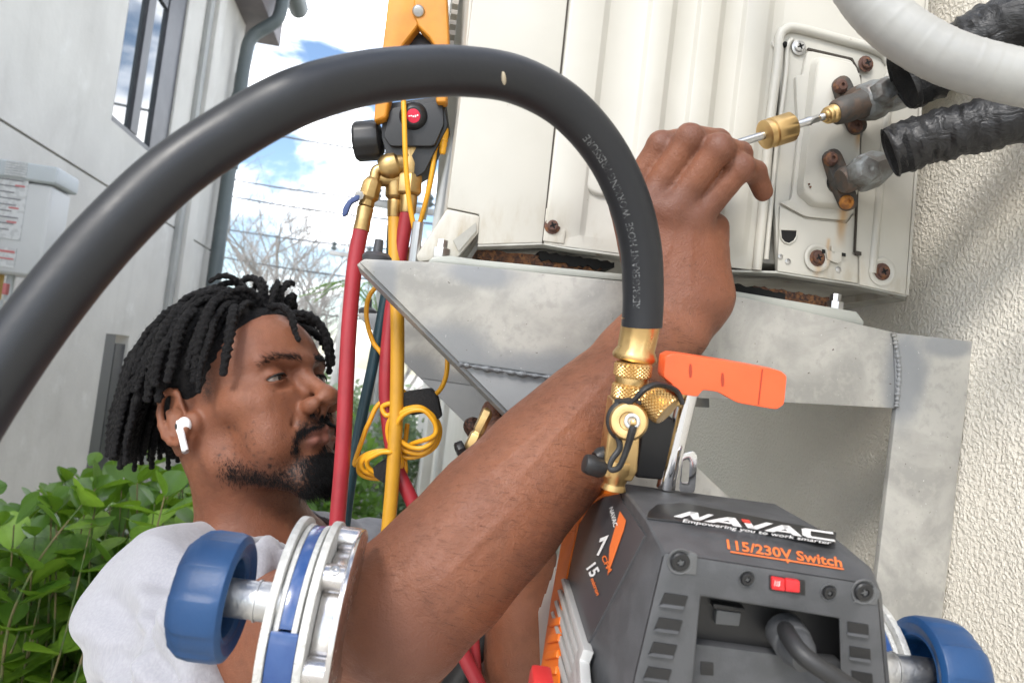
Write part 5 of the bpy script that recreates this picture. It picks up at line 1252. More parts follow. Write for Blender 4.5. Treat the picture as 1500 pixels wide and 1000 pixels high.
w = MB(); w.prism([onD(x, y, .0014) for x, y in ((819, 856), (850, 962), (846, 985), (862, 1170), (806, 1170), (812, 930))], -side_n*.003); obj('side_backing', w, m_grey2, pu, bevel=.0006)
for q in range(6):
    x = 804-q*3.2; y = 800+q*18; of = -.019+q*.0012
    w = MB(); w.prism([onD(x, y, of), onD(x+34, y-14, of), onD(x+40, 1160, of), onD(x-10, 1160, of), onD(x+3, 930+q*8, of)], -side_n*.0009); obj('cooling_fin', w, m_fin, pu, bevel=.0003)
w = MB(); w.box(P(790, 1022, .40), PX_*.006, PA*.012, PZ*.013); obj('red_knob', w, M('red_plastic', (.5, .03, .03), .35), pu, bevel=.003)
# lower body and feet, below the frame
w = MB(); ctr = (Q(1100, 1160, .06)); w.lathe(ctr-PZ*.03-PA*.03, PA, [(.05, 0), (.056, .01), (.056, .16), (.05, .17)], 28); obj('motor_body', w, m_alu, pu, ang=40)
for s in (-1, 1):
    w = MB(); w.box(ctr-PZ*.095+PX_*(s*.045)+PA*.05, PX_*.012, PA*.085, PZ*.008); obj('foot', w, m_rubber, pu, bevel=.003)
# carrying handle: black grip and chrome tube behind the valves
gt = .115
w = MB(); w.prism([Q(x, y, gt) for x, y in ((942, 610), (988, 612), (986, 705), (930, 700))], PA*.022); hg = obj('handle_post', w, m_blackp, pu, bevel=.003, seg=3)
w = MB(); w.tube([Q(975, 715, gt+.004), Q(1008, 575, gt+.004), Q(1018, 520, gt+.006)], .0062, 18); obj('handle_tube', w, m_chrome, pu)
w = MB(); sl_ = rounded([(1000, 664), (1016, 660), (1022, 668), (1018, 722), (994, 720)], .2, 3); inn_ = [(1004+(x-1008)*.45, 690+(y-692)*.55) for x, y in sl_]
n_ = len(sl_); w.add(Qp(sl_, gt-.008)+Qp(inn_, gt-.008)+Qp(sl_, gt-.004)+Qp(inn_, gt-.004), [q for i in range(n_) for q in ((i, (i+1) % n_, n_+(i+1) % n_, n_+i), (2*n_+i, 3*n_+i, 3*n_+(i+1) % n_, 2*n_+(i+1) % n_), (i, 2*n_+i, 2*n_+(i+1) % n_, (i+1) % n_), (n_+i, n_+(i+1) % n_, 3*n_+(i+1) % n_, 3*n_+i))]); obj('handle_loop', w, m_chrome, pu, bevel=.0006)
# ---- valve tree on top of the pump
VT = .100
vt_o = Q(905, 712, VT)
def lath(a_, b_, prof, n=28, shape=None, mat=m_brass, name='fitting', par=None, bev=.0005, ang=30, caps=True):
    d_ = (b_-a_); L_ = d_.length; w = MB(); w.lathe(a_, d_, [(r, t*L_) for r, t in prof], n, caps, shape); return obj(name, w, mat, par, bevel=bev, ang=ang)
va = thing('valve_tree', 'brass valve block with knurled nuts and a black cap strap on top of the pump', 'valve', vt_o)
pxm = lambda r: r/FPX*(PD+VT)*.99
def S_(x, y, t=0): return Q(x, y, VT+t)
# body column
w = MB(); w.prism([S_(x, y, -.008) for x, y in ((898, 585), (940, 592), (934, 690), (926, 706), (886, 700), (884, 690), (890, 640))], PA*.02); vb = obj('valve_body', w, m_brass, va, bevel=.0018, seg=3)
lath(S_(898, 716), S_(906, 672), [(pxm(19), 0), (pxm(16), .2), (pxm(18), .35), (pxm(24), .6), (pxm(24), 1)], 20, name='inlet_neck', par=va)
lath(S_(920, 592), S_(928, 534), [(pxm(21), 0), (pxm(21), .3), (pxm(20), 1)], 24, name='outlet_neck', par=va)
# knurled coupling nut: real diamond relief
def knurl(a_, b_, r, name, par, n=44, m=13, dep=.0007):
    d_ = (b_-a_); L_ = d_.length; d_ = d_.normalized(); x = d_.orthogonal().normalized(); y = d_.cross(x); rings = []
    rings.append([a_+(x*math.cos(2*math.pi*j/n)+y*math.sin(2*math.pi*j/n))*(r-dep*1.6) for j in range(n)])
    for i in range(m):
        t = (i+.0)/(m-1); row = []
        for j in range(n):
            rr = r-(dep if (i+j) % 2 else 0)-(dep if i in (0, m-1) else 0); row.append(a_+d_*(L_*(.04+.92*t))+(x*math.cos(2*math.pi*j/n)+y*math.sin(2*math.pi*j/n))*rr)
        rings.append(row)
    rings.append([b_+(x*math.cos(2*math.pi*j/n)+y*math.sin(2*math.pi*j/n))*(r-dep*1.6) for j in range(n)])
    vs = [p for r_ in rings for p in r_]; fs = [tuple(range(n-1, -1, -1)), tuple(range((m+1)*n, (m+2)*n))]
    for i in range(m+1):
        for j in range(n):
            q = [i*n+j, i*n+(j+1) % n, (i+1)*n+(j+1) % n, (i+1)*n+j]
            fs += [(q[0], q[1], q[3]), (q[1], q[2], q[3])] if (i-1+j) % 2 == 0 else [(q[0], q[1], q[2]), (q[0], q[2], q[3])]
    w = MB(); w.add(vs, fs); return obj(name, w, m_brass, par, ang=0)
kn = knurl(S_(922, 584), S_(925, 562), pxm(28), 'knurled_nut', va, 48, 9, .0008); knurl(S_(926, 552), S_(928, 531), pxm(28), 'knurled_nut', va, 48, 9, .0008)
lath(S_(925, 564), S_(926, 550), [(pxm(24), 0), (pxm(24), 1)], 28, name='nut_waist', par=va)
# side port facing us, hung cap strap and the angled knurled cap
lath(S_(921, 617, .0), S_(921, 617, -.022), [(pxm(25), 0), (pxm(25), .55), (pxm(27), .62), (pxm(27), .9), (pxm(24), 1.0), (pxm(13), 1.0), (pxm(12.5), .9)], 32, name='side_port', par=va)
lath(S_(926, 617, -.018), S_(926, 617, -.0245), [(pxm(12), 0), (pxm(11), 1), (pxm(6), 1.0), (pxm(5.5), .7)], 24, mat=m_steel, name='port_core', par=va)
lath(S_(928, 619, -.02), S_(928, 619, -.0262), [(pxm(5.5), 0), (pxm(5), .9), (0, 1)], 6, name='core_pin', par=va)
ka, kb = S_(956, 583, -.004), S_(992, 600, -.012)
knurl(S_(951, 578, -.004), S_(978, 603, -.012), pxm(25), 'knurled_cap', va, 44, 13, .0008)
w = MB(); w.tube(spline([S_(902, 586, -.010), S_(925, 588, -.020), S_(944, 570, -.022), S_(965, 563, -.018), S_(990, 572, -.014), S_(1000, 592, -.014)], 36), lerp_list([.0016, .0022, .003, .0028, .0024, .0018], 36), 12, shape=lambda t, a: 1-.35*abs(math.sin(a))); st = obj('cap_strap', w, m_rubber, va)
w = MB()
ringp = [S_(921+29*math.cos(q)*1.0, 616+29*math.sin(q), -.012) for q in np.linspace(2.2, 5.3, 24)]
w.tube(ringp, .0020, 10); obj('cap_strap', w, m_rubber, va)
w = MB(); w.tube(spline([S_(903, 634, -.016), S_(908, 655, -.018), S_(897, 672, -.02), S_(893, 684, -.021), S_(898, 688, -.022), S_(908, 682, -.023), S_(919, 655, -.024), S_(925, 634, -.026), S_(928, 624, -.0262)], 48), lerp_list([.0018, .0020, .0018, .0016, .0018, .0018, .0020, .0024, .0022], 48), 10); obj('cap_strap', w, m_rubber, va)
w = MB(); w.lathe(S_(886, 686, -.004), S_(853, 677, -.006)-S_(886, 686, -.004), [(pxm(12), 0), (pxm(15), .003), (pxm(15), .010), (pxm(13), .0135), (pxm(9), .0138)], 18); obj('gas_ballast_knob', w, m_rubber, va, bevel=.0004)
w = MB(); w.lathe(S_(892, 664, .002), S_(870, 672, -.002)-S_(892, 664, .002), [(pxm(13), 0), (pxm(14), .006), (pxm(10), .010)], 14); obj('ballast_neck', w, m_blackp, va)
# orange lever
LV = lambda pl, t: [S_(x, y, t) for x, y in pl]
lv = [(975, 522), (986, 517), (1072, 530), (1144, 543), (1153, 551), (1149, 592), (1138, 600), (1080, 590), (1052, 574), (1030, 571), (1022, 581), (992, 577), (984, 562), (972, 552)]
w = MB(); w.prism(LV(rounded(lv, .16, 2), -.014), PA*.016); le = obj('lever', w, m_redor, va, bevel=.0026, seg=3)
for x, y in ((1012, 543), (1059, 556)):
    w = MB(); w.prism(LV([(x-2, y-10), (x+1, y-10), (x+2, y+1), (x+1, y+10), (x-2, y+10), (x-3, y)], -.0143), PA*.002); obj('lever_slot', w, M('lever_recess_shade', (.35, .04, .015), .6) if x < 1020 else bpy.data.materials['lever_recess_shade'], le, ang=0)  # darker orange strips carry the shade of the lever's slots and seam
w = MB(); w.prism(LV([(1116, 540), (1118, 540.5), (1112, 593), (1110, 592.5)], -.01425), PA*.001); obj('lever_seam', w, bpy.data.materials['lever_recess_shade'], le, ang=0)
lath(S_(1000, 568, -.004), S_(985, 590, -.004), [(pxm(10), 0), (pxm(10), .5), (pxm(14), .6), (pxm(14), 1)], 16, name='lever_stem', par=va)
# ---- big black hose in an arch, with its ferrule
hp_ = [(940, 478, .455), (942, 430, .452), (938, 360, .445), (920, 290, .436), (884, 218, .424), (828, 156, .410), (758, 118, .395), (680, 105, .380), (600, 107, .364), (520, 118, .348), (430, 145, .330), (340, 194, .326), (250, 256, .316), (165, 337, .306), (90, 424, .296), (10, 532, .286), (-70, 660, .276), (-150, 830, .27), (-210, 1010, .27)]
hsp = spline([P(*q) for q in hp_], 200); HRAD = .0125
ho = thing('black_hose', 'thick black rubber hose arching over the scene down to a brass ferrule', 'hose', hsp[0])
w = MB(); w.tube(hsp, HRAD, 40); hm_ = obj('hose_tube', w, M('black_hose_rubber', (.011, .0125, .016), .34, bump=(260, .10, .001), rvar=(25, .36, .52), spec=.45, wear=((.045, .045, .045), 55, .66, .78)), ho, ang=80)
# printed lettering that follows the tube
cum = [0]
for p, q in zip(hsp, hsp[1:]): cum.append(cum[-1]+(q-p).length)
def hose_at(s):
    import bisect
    i = min(max(bisect.bisect(cum, s)-1, 0), len(cum)-2); u = (s-cum[i])/(cum[i+1]-cum[i]); p = hsp[i].lerp(hsp[i+1], u); t = (hsp[i+1]-hsp[i]).normalized(); return p, t
vt, ft = text_mesh('REFRIGERANT HOSE  WORKING PRESSURE', .0064, .00005); w = MB(); pts = []
for p in vt:
    c_, t = hose_at(.012+p.x*.95); toC = (CAM-c_); toC = (toC-t*toC.dot(t)).normalized(); sd = t.cross(toC).normalized()
    sd = sd if sd.dot(RGT) < 0 else -sd                      # towards the inside of the arch
    ang = R(8)+p.y/HRAD
    n_ = toC*math.cos(ang)+sd*math.sin(ang); pts.append(c_+n_*(HRAD+.00012))
w.add(pts, ft); obj('printed_text', w, M('worn_grey_print', (.15, .155, .16), .6, wear=((.025, .026, .03), 260, .42, .58)), ho, ang=0)
SCUFF = min((k*.002 for k in range(40, 250)), key=lambda q: abs(hose_at(q)[0].x-P(724, 118, .389).x))
c_, t = hose_at(SCUFF); toC = (CAM-c_); toC = (toC-t*toC.dot(t)).normalized(); sd = t.cross(toC)
w = MB(); w.ell(c_+toC*HRAD*.985-sd*.001, toC*.0008, (sd+t*.3).normalized()*.0034, (t-sd*.3).normalized()*.0013, 12, 8); obj('scuff', w, M('scuff_tan', (.42, .36, .26), .8), ho)
fa_, fb_ = P(940, 469, .4555), P(928, 530, .4575)
w = MB(); r_ = .0120; w.lathe(fa_, fb_-fa_, [(r_*1.0, 0), (r_*1.08, .0006), (r_*1.0, .002), (r_*.98, .018), (r_*1.12, .0212), (r_*1.16, .0232), (r_*1.08, .0252), (r_*.8, .0262)], 40, shape=lambda h, a: 1-(.11*(max(0, math.cos(8*a))**2) if .002 < h < .019 else 0)); obj('brass_ferrule', w, m_brass, ho, ang=40)
# ================================================================== GAUGE MANIFOLD, HOSES, CABLES
m_amber = M('amber_plastic', (.60, .245, .02), .38, var=((.50, .19, .015), 30, .4, .7), bump=(500, .12, .0006))
m_rhose = M('red_hose_rubber', (.33, .022, .032), .42, var=((.27, .018, .026), 30, .4, .7), bump=(500, .1, .0006))
m_those = M('dark_teal_hose_rubber', (.012, .045, .060), .42, var=((.016, .06, .08), 30, .4, .7))
m_yhose = M('yellow_hose_rubber', (.56, .285, .022), .42, var=((.48, .24, .02), 30, .4, .7), wear=((.2, .12, .03), 50, .66, .78))
m_ycable = M('yellow_cable', (.70, .33, .012), .4)
m_brassd = M('dull_brass', (.52, .36, .16), .40, 1, var=((.38, .25, .10), 60, .35, .7), bump=(400, .15, .0006))
m_blueh = M('blue_lever', (.03, .055, .16), .4)
MF = .675
def pr(name, pl, d, ext, mat, par=None, bev=.001, seg=2, **k):
    w = MB(); w.prism([P(x, y, d) for x, y in pl], FWD*ext); return obj(name, w, mat, par, bevel=bev, seg=seg, **k)
def tb(name, pts, rad, mat, par=None, n=14, m=60, **k):
    w = MB(); w.tube(spline([P(*q) for q in pts], m), lerp_list(rad, m) if isinstance(rad, list) else rad, n); return obj(name, w, mat, par, ang=60, **k)
def cyl(name, a, b, prof, mat, par=None, n=20, ang=30, bev=.0003, shape=None, **k):
    a, b = P(*a), P(*b); d = b-a; L_ = d.length; w = MB(); w.lathe(a, d, [(r, t*L_) for r, t in prof], n, shape=shape); return obj(name, w, mat, par, bevel=bev, ang=ang, **k)
mpx = lambda r, d=MF: r/FPX*d
cl = thing('clamp', 'amber orange plastic clamp with a steel rivet above the black gauge manifold', 'clamp', P(612, 20, .66))
jaw_l = [(574, -90), (616, -90), (622, 20), (612, 38), (590, 66), (577, 110), (566, 172), (547, 178), (550, 140), (560, 70), (568, 0)]
jaw_r = [(616, -90), (652, -90), (655, 0), (658, 70), (654, 150), (638, 150), (641, 74), (628, 54), (612, 38), (604, 18)]
pr('jaw', jaw_l, .655, .016, m_amber, cl, .003, 3); pr('jaw', jaw_r, .653, .016, m_amber, cl, .003, 3)
pr('jaw_notch_shade', [(596, 62), (612, 45), (634, 64), (638, 100), (584, 100)], .668, .01, m_blackp, cl)  # black filler stands in for the shade inside the jaw notch
cyl('rivet', (613, 17, .6535), (613, 17, .6495), [(mpx(9), 0), (mpx(9), .5), (mpx(7), .9), (mpx(3), 1), (0, 1)], m_steel, cl)
mf = thing('gauge_manifold', 'black gauge manifold with red round badge and brass hose fittings beside the unit', 'manifold', P(600, 200, MF))
pr('manifold_body', rounded([(562, 152), (650, 140), (656, 185), (640, 215), (622, 252), (606, 262), (588, 240), (566, 226), (558, 200)], .12, 2), MF-.008, .03, m_blackp, mf, .0025, 3)
pr('manifold_face', rounded([(572, 158), (648, 148), (650, 182), (636, 214), (572, 214), (562, 200)], .1, 2), MF-.0135, .008, m_blackp, mf, .002, 3)
cyl('badge_dome', (606, 171, MF-.012), (605.5, 170, MF-.021), [(mpx(21), 0), (mpx(19), .5), (mpx(15), .85), (mpx(12), 1)], m_blackp, mf, 28)
bd = cyl('badge', (605.6, 170, MF-.0208), (605.5, 170, MF-.0216), [(mpx(10), 0), (mpx(9.6), 1)], M('badge_red', (.65, .02, .06), .35), mf, 24)
w = MB(); c0 = P(605.5, 170, MF-.0218)
for q in range(5): w.box(c0+RGT*(mpx(-6+q*3))+UPV*(mpx(math.sin(q*2)*1.0)), RGT*mpx(1.0), UPV*mpx(1.6 if q % 2 else 1.1), FWD*.0001)
obj('badge_mark', w, m_white, bd, ang=0)
kb = cyl('hand_knob', (561, 205, MF+.002), (520, 208, MF+.002), [(mpx(17), 0), (mpx(27), .12), (mpx(29), .3), (mpx(29), .9), (mpx(26), 1), (mpx(10), 1)], m_blackp, mf, 36, shape=lambda h, a: 1-.06*(max(0, math.cos(7*a))**4))
for q in (1, 2):
    pass
# brass below the body
fit = [((604, 218, MF), (600, 262, MF), [(mpx(15), 0), (mpx(13), .3), (mpx(15), .55), (mpx(15), 1)]), ((601, 256, MF), (599, 286, MF), [(mpx(17), 0), (mpx(19), .1), (mpx(19), .9), (mpx(15), 1)]),
       ((599, 286, MF), (597, 312, MF), [(mpx(12), 0), (mpx(13), .1), (mpx(12), .9), (mpx(11.5), 1)]), ((580, 250, MF+.006), (579, 292, MF+.006), [(mpx(11), 0), (mpx(14), .3), (mpx(15), .45), (mpx(15), .9), (mpx(11), 1)]),
       ((579, 292, MF+.006), (578, 318, MF+.006), [(mpx(10), 0), (mpx(11.5), .1), (mpx(11), 1)])]
for a_, b_, pf in fit: cyl('fitting', a_, b_, pf, m_brassd, mf, 6 if pf[1][0] > mpx(18) else 20)
cyl('elbow', (592, 238, MF-.002), (556, 248, MF-.004), [(mpx(13), 0), (mpx(14), .2), (mpx(18), .3), (mpx(19), .6), (mpx(17), .8), (mpx(12), 1)], m_brassd, mf, 16)
cyl('elbow', (590, 262, MF+.004), (556, 262, MF+.002), [(mpx(11), 0), (mpx(12), 1)], m_brassd, mf, 16)
tb('elbow', [(566, 246, MF-.004), (552, 250, MF-.005), (548, 262, MF-.006), (545, 272, MF-.006)], mpx(8), m_brassd, mf)
cyl('valve_body', (547, 262, MF-.006), (536, 302, MF-.008), [(mpx(10), 0), (mpx(14), .15), (mpx(15), .7), (mpx(11), .8), (mpx(12), 1)], m_brassd, mf, 8)
cyl('hose_ferrule', (536, 302, MF-.008), (529, 338, MF-.010), [(mpx(9), 0), (mpx(12), .08), (mpx(11), .5), (mpx(12), 1)], m_brassd, mf, 24)
pr('blue_lever', rounded([(528, 282), (526, 292), (514, 298), (508, 314), (501, 318), (502, 304), (510, 292)], .25, 3), MF-.018, .005, m_blueh, mf, .0012)
cyl('lever_stem', (532, 284, MF-.004), (526, 286, MF-.018), [(mpx(7), 0), (mpx(7), 1)], m_steel, mf, 8)
for x in (639, 650):
    pass
for nm, (x, y) in zip(('plug', 'plug'), ((639, 0), (650, 6))):
    cyl('plug', (x+1, 182+y, MF-.002), (x-2, 220+y, MF-.002), [(mpx(6), 0), (mpx(7), .1), (mpx(7), .35), (mpx(6), .4), (mpx(7), .48), (mpx(5.5), .55), (mpx(6.2), .65), (mpx(5), .75), (mpx(5.4), .85), (mpx(4), 1)], m_ycable, mf, 14)
hs_l = [('red_hose', 'red refrigerant hose hanging nearest the face from the blue levered valve', [(529, 336, .665), (520, 385, .664), (512, 470, .66), (507, 560, .656), (503, 650, .652), (496, 740, .648), (488, 830, .645), (470, 1000, .64), (440, 1250, .64)], 11.2, m_rhose),
        ('red_hose', 'second red refrigerant hose running behind the bracket and out under the arm', [(597, 310, MF), (590, 350, MF+.002), (583, 400, MF+.004), (573, 460, MF+.004), (566, 540, MF), (567, 600, MF), (580, 680, MF-.004), (606, 740, MF-.008), (640, 840, .66), (676, 950, .655), (712, 1030, .65), (760, 1200, .65)], 10.6, m_rhose),
        ('teal_hose', 'dark teal refrigerant hose crossing down between the two red hoses', [(575, 330, .70), (572, 390, .698), (562, 450, .694), (547, 530, .688), (530, 610, .682), (516, 690, .676), (505, 770, .672), (490, 900, .67), (470, 1150, .67)], 8.2, m_those),
        ('yellow_hose', 'thick yellow refrigerant hose hanging in front of the coiled cables', [(578, 316, MF+.006), (579, 390, MF), (582, 460, .664), (582, 540, .662), (580, 620, .660), (575, 700, .658), (569, 770, .656), (556, 900, .655), (540, 1150, .655)], 10.0, m_yhose)]
for nm, lb_, pts, r, mt in hs_l:
    w = MB(); sp = spline([P(*q) for q in pts], 90); w.tube(sp, mpx(r), 18); obj(nm, w, mt, label=lb_, cat='hose', ang=80, loc=sp[0], group='refrigerant hoses on the manifold' if nm == 'red_hose' else None)
# thin yellow sensor cables with their coils and hook-and-loop ties
def loopy(cx, cy, rx, ry, d, turns, a0, tilt=0, jit=3, sd=1):
    rnd = random.Random(sd); out = []
    for q in range(int(turns*10)):
        a = a0+q*2*math.pi/10; f = 1+.10*math.sin(q*.63+sd); x = rx*f*math.cos(a); y = ry*f*math.sin(a)
        tn = q/10; f = 1.05-.11*tn+.05*math.sin(q*.63+sd); x = rx*f*math.cos(a); y = ry*f*math.sin(a); out.append((cx+x*math.cos(tilt)-y*math.sin(tilt)+rnd.uniform(-jit, jit)*.5+tn*2.5, cy+x*math.sin(tilt)+y*math.cos(tilt)+rnd.uniform(-jit, jit)*.5-tn*2.0, d+.004*math.sin(a)-q*.0004))
    return out
c1 = [(590, 120, .655), (592, 170, .650), (594, 230, .648), (599, 290, .650), (608, 340, .654), (620, 382, .664), (636, 430, .69), (652, 490, .69), (655, 540, .682), (645, 570, .674), (625, 584, .668), (600, 588, .666), (575, 590, .666), (560, 596, .668)]
c1 += loopy(602, 632, 40, 38, .668, 3.6, 3.6, .15, 3, 4)+[(596, 655, .672), (594, 690, .672), (590, 712, .676)]
c2 = [(637, 220, MF-.002), (630, 268, MF-.004), (617, 320, MF), (604, 360, MF+.006), (585, 400, .694), (556, 416, .69), (540, 436, .686), (537, 466, .684), (546, 500, .682), (560, 520, .68), (578, 560, .68), (590, 572, .68), (604, 592, .676)]
c2 += [(560, 588, .674), (540, 620, .672), (532, 640, .672)]+loopy(556, 682, 35, 21, .672, 3.4, 3.4, -.1, 3, 9)+[(590, 664, .674), (597, 620, .676)]
for pts, lb_ in ((c1, 'thin yellow sensor cable with the wide upper coil'), (c2, 'thin yellow sensor cable with the small flat lower coil')):
    w = MB(); sp = spline([P(*q) for q in pts], len(pts)*7); w.tube(sp, mpx(3.6), 10); obj('sensor_cable', w, m_ycable, label=lb_, cat='cable', ang=80, loc=sp[0], group='yellow sensor cables')
m_velcro = M('black_velcro', (.014, .014, .015), .95, bump=(500, .8, .002))
for lb_, pl, d in (('black cable tie strap round the upper yellow coil', [(590, 574), (630, 569), (640, 582), (646, 612), (634, 616), (628, 604), (604, 608), (588, 602)], .660), ('small black cable tie strap round the lower yellow coil', [(546, 684), (566, 672), (578, 676), (574, 704), (562, 708), (548, 698)], .660)):
    w = MB(); w.prism([P(x, y, d) for x, y in rounded(pl, .15, 2)], FWD*.018); obj('cable_tie', w, m_velcro, label=lb_, cat='cable tie', bevel=.0015, group='black cable tie straps')
# black flat strap low in the gap under the forearm
w = MB(); sp = [P(775, 830, .72), P(742, 892, .715), P(700, 950, .712), P(655, 1015, .71), P(560, 1150, .71)]
for off, rr in ((-.013, .005), (0, .012), (.013, .005)):
    w.tube([p+(RGT*.82+UPV*.57)*off*.9 for p in spline(sp, 30)], rr*.9, 12)
obj('black_strap', w, m_rubber, label='black ribbed strap hanging below the raised forearm', cat='strap', ang=50, loc=sp[0])
# ---- brass valve held in the left hand
lv_ = thing('hose_valve', 'short brass hose valve pinched in the fingertips under the bracket', 'valve', P(690, 645, .648))
cyl('valve_body', (718, 598, .650), (684, 668, .648), [(mpx(7), 0), (mpx(10), .06), (mpx(10), .45), (mpx(8), .5), (mpx(11), .56), (mpx(11), .92), (mpx(8), 1)], m_brass, lv_, 6)
cyl('valve_body', (684, 668, .648), (672, 694, .648), [(mpx(9), 0), (mpx(11), .1), (mpx(11), 1)], m_brass, lv_, 16)
cyl('knurled_ring', (680, 655, .645), (668, 660, .643), [(mpx(10), 0), (mpx(11), .2), (mpx(11), .8), (mpx(8), 1), (mpx(5), 1), (mpx(4), .6), (0, .6)], m_blackp, lv_, 20, shape=lambda h, a: 1-.06*math.cos(10*a))
tb('valve_hose', [(674, 690, .648), (662, 720, .652), (668, 800, .66), (690, 900, .67), (700, 1050, .67)], mpx(9), m_rhose, lv_)
# ---- valve core tool in the right hand
R0, R1 = P(1058, 217, .600), E(1216, 168, .0385); rd = (R1-R0).normalized()
ct = thing('core_tool', 'slim steel core removal tool with knurled brass sleeve between the hand and upper valve', 'tool', R0)
RL = (R1-R0).length; tl = lambda x: RL*(x-1058)/(1216-1058)
w = MB(); w.lathe(R0, rd, [(mm(6), 0), (mm(5.6), tl(1180)), (mm(6.4), tl(1181)), (mm(6.4), tl(1186)), (mm(5.2), tl(1187)), (mm(5.2), tl(1199)), (mm(4.4), tl(1200)), (mm(5.4), tl(1202)), (mm(5.4), RL)], 18); obj('rod', w, m_chrome if False else m_steel, ct)
w = MB(); w.lathe(R0, rd, [(mm(9), -.012), (mm(11), -.010), (mm(11), tl(1072)), (mm(7), tl(1074))], 18); obj('rod_end', w, m_brass, ct, bevel=.0003)
w = MB(); w.lathe(R0, rd, [(mm(7), tl(1117)), (mm(17), tl(1117)), (mm(20.5), tl(1119)), (mm(20.5), tl(1124)), (mm(18.5), tl(1125)), (mm(18.5), tl(1128)), (mm(21), tl(1129.5)), (mm(21), tl(1156)), (mm(19), tl(1158)), (mm(7), tl(1158))], 40, shape=lambda h, a: 1+(.012*math.cos(30*a) if h > tl(1129) and h < tl(1157) else 0)); obj('brass_sleeve', w, m_brass, ct, ang=40)
w = MB(); w.lathe(R0, rd, [(mm(6), tl(1206)), (mm(9), tl(1207)), (mm(9), tl(1210)), (mm(12), tl(1211)), (mm(13), tl(1216)), (mm(11), tl(1217)), (mm(13), tl(1219)), (mm(14), tl(1224)), (mm(12), tl(1226))], 20); obj('valve_coupler', w, m_brass, ct, bevel=.0003)
# ---- blue-knobbed clamp tools either side of the pump
m_blue = M('blue_nylon', (.008, .052, .155), .42, var=((.007, .043, .13), 25, .4, .7), bump=(300, .2, .001), wear=((.016, .065, .17), 45, .62, .75))
m_bluel = M('blue_gloss_band', (.02, .06, .20), .25, coat=.3, var=((.04, .09, .24), 40, .4, .7))
m_cast = M('white_cast_metal', (.62, .62, .60), .55, .35, bump=(420, .8, .0015), var=((.52, .52, .50), 120, .4, .6))
m_pol = M('polished_aluminium', (.60, .58, .57), .18, 1, rvar=(50, .12, .3), bump=(120, .1, .001))
AX = PX_; AU = PZ; AF = PA
def arcplate(ctr, r0, r1, x0, x1, a0, a1, mat, name, par, n=40, bev=.0008, bump=None):
    """part of a ring round the axis AX, between lateral offsets x0..x1; angle 0 = up, 90 = towards us"""
    rings = []
    for q in range(n+1):
        a = R(a0+(a1-a0)*q/n); d = AU*math.cos(a)-AF*math.sin(a); o = r1(a) if callable(r1) else r1
        rings.append([ctr+d*r0+AX*x0, ctr+d*o+AX*x0, ctr+d*o+AX*x1, ctr+d*r0+AX*x1])
    w = MB(); w.loft(rings); return obj(name, w, mat, par, bevel=bev, ang=30)
def clampwheel(T, label, mirror=1):
    ctr = T-AU*.06; t = thing('clamp_tool', label, 'tool', ctr, 'blue knobbed clamp wheels')
    X = lambda a, b: (a, b) if mirror > 0 else (-b, -a)
    arcplate(ctr, .028, .0600, *X(-.0022, .0022), -40, 175, m_cast, 'side_plate', t)
    arcplate(ctr, .028, .0562, *X(.0028, .0058), -40, 175, m_cast, 'rim_step', t); arcplate(ctr, .028, .0555, *X(.0058, .0122), -40, 66, m_bluel, 'blue_band', t, bev=.0005); arcplate(ctr, .028, .0562, *X(.0122, .0152), -40, 175, m_cast, 'rim_step', t)
    arcplate(ctr, .028, .0585, *X(.0024, .0166), 67, 150, m_bluel, 'blue_block', t)
    arcplate(ctr, .028, .0595, *X(.0168, .0212), -40, 175, m_cast, 'side_plate', t)
    arcplate(ctr, .020, lambda a: .0585+.004*math.sin(a*1.3), *X(.0325, .0355), -38, 165, m_pol, 'outer_flange', t)
    arcplate(ctr, .020, .045, *X(.0213, .0325), -40, 170, m_pol, 'inner_drum', t, bev=.002)
    for a in (-14, 33, 88):
        d = AU*math.cos(R(a))-AF*math.sin(R(a)); w = MB(); w.lathe(ctr+d*.050+AX*(.0205 if mirror > 0 else -.0330), AX, [(.0075, 0), (.0075, .0125)], 20); sp_ = obj('spacer', w, m_pol, t)
        if a == 33:
            w = MB(); q = ctr+d*.0576+AX*.027*mirror; w.lathe(q-d*.001, d, [(.0030, 0), (.0030, .0012), (.0022, .0016), (.0012, .0016), (.001, .0006), (0, .0006)], 14); obj('bolt', w, m_steel, sp_, ang=30)
    return t, ctr
def knob(root, a, b, r, mat, shaft):
    """ribbed knob from a (inner, open side) to b (outer end)"""
    d = b-a; L_ = d.length
    w = MB(); w.lathe(a, d, [(r*.60, L_*.42), (r*.60, .004), (r*.66, .002), (r*.68, .0025), (r*.72, .0025), (r*.78, .0015), (r*.86, 0), (r*.97, .002), (r, .006), (r, L_*.62), (r*.97, L_*.8), (r*.86, L_*.97), (r*.8, L_), (r*.3, L_)], 96, shape=lambda h, an: 1-(.035 if (an*6/(2*math.pi)) % 1 < .42 and h > .0045 else 0)); k_ = obj('knob', w, mat, root, ang=38, bevel=.0007)
    w = MB(); w.lathe(shaft, d, [(r*.31, 0), (r*.31, (a-shaft).length*.55), (r*.33, (a-shaft).length*.56), (r*.33, (a-shaft).length*.6), (r*.30, (a-shaft).length*.61), (r*.30, (a-shaft).length+L_*.5)], 32); obj('shaft', w, m_alu, root, ang=30)
T1_ = P(441, 764, .42)
cw, cc = clampwheel(T1_, 'silver clamp wheel with large ribbed blue knob in front of the shirt sleeve')
ka = P(352, 876, .385); knob(cw, ka, ka-AX*.028, .0325, m_blue, ka+AX*.022)
T2_ = P(1285, 880, .47)
cw2, cc2 = clampwheel(T2_, 'second clamp wheel, mostly hidden at the right of the pump, with blue knob', -1)
kb_ = P(1333, 985, .43); knob(cw2, kb_, kb_+AX*.032, .0325, m_blue, kb_-AX*.026)
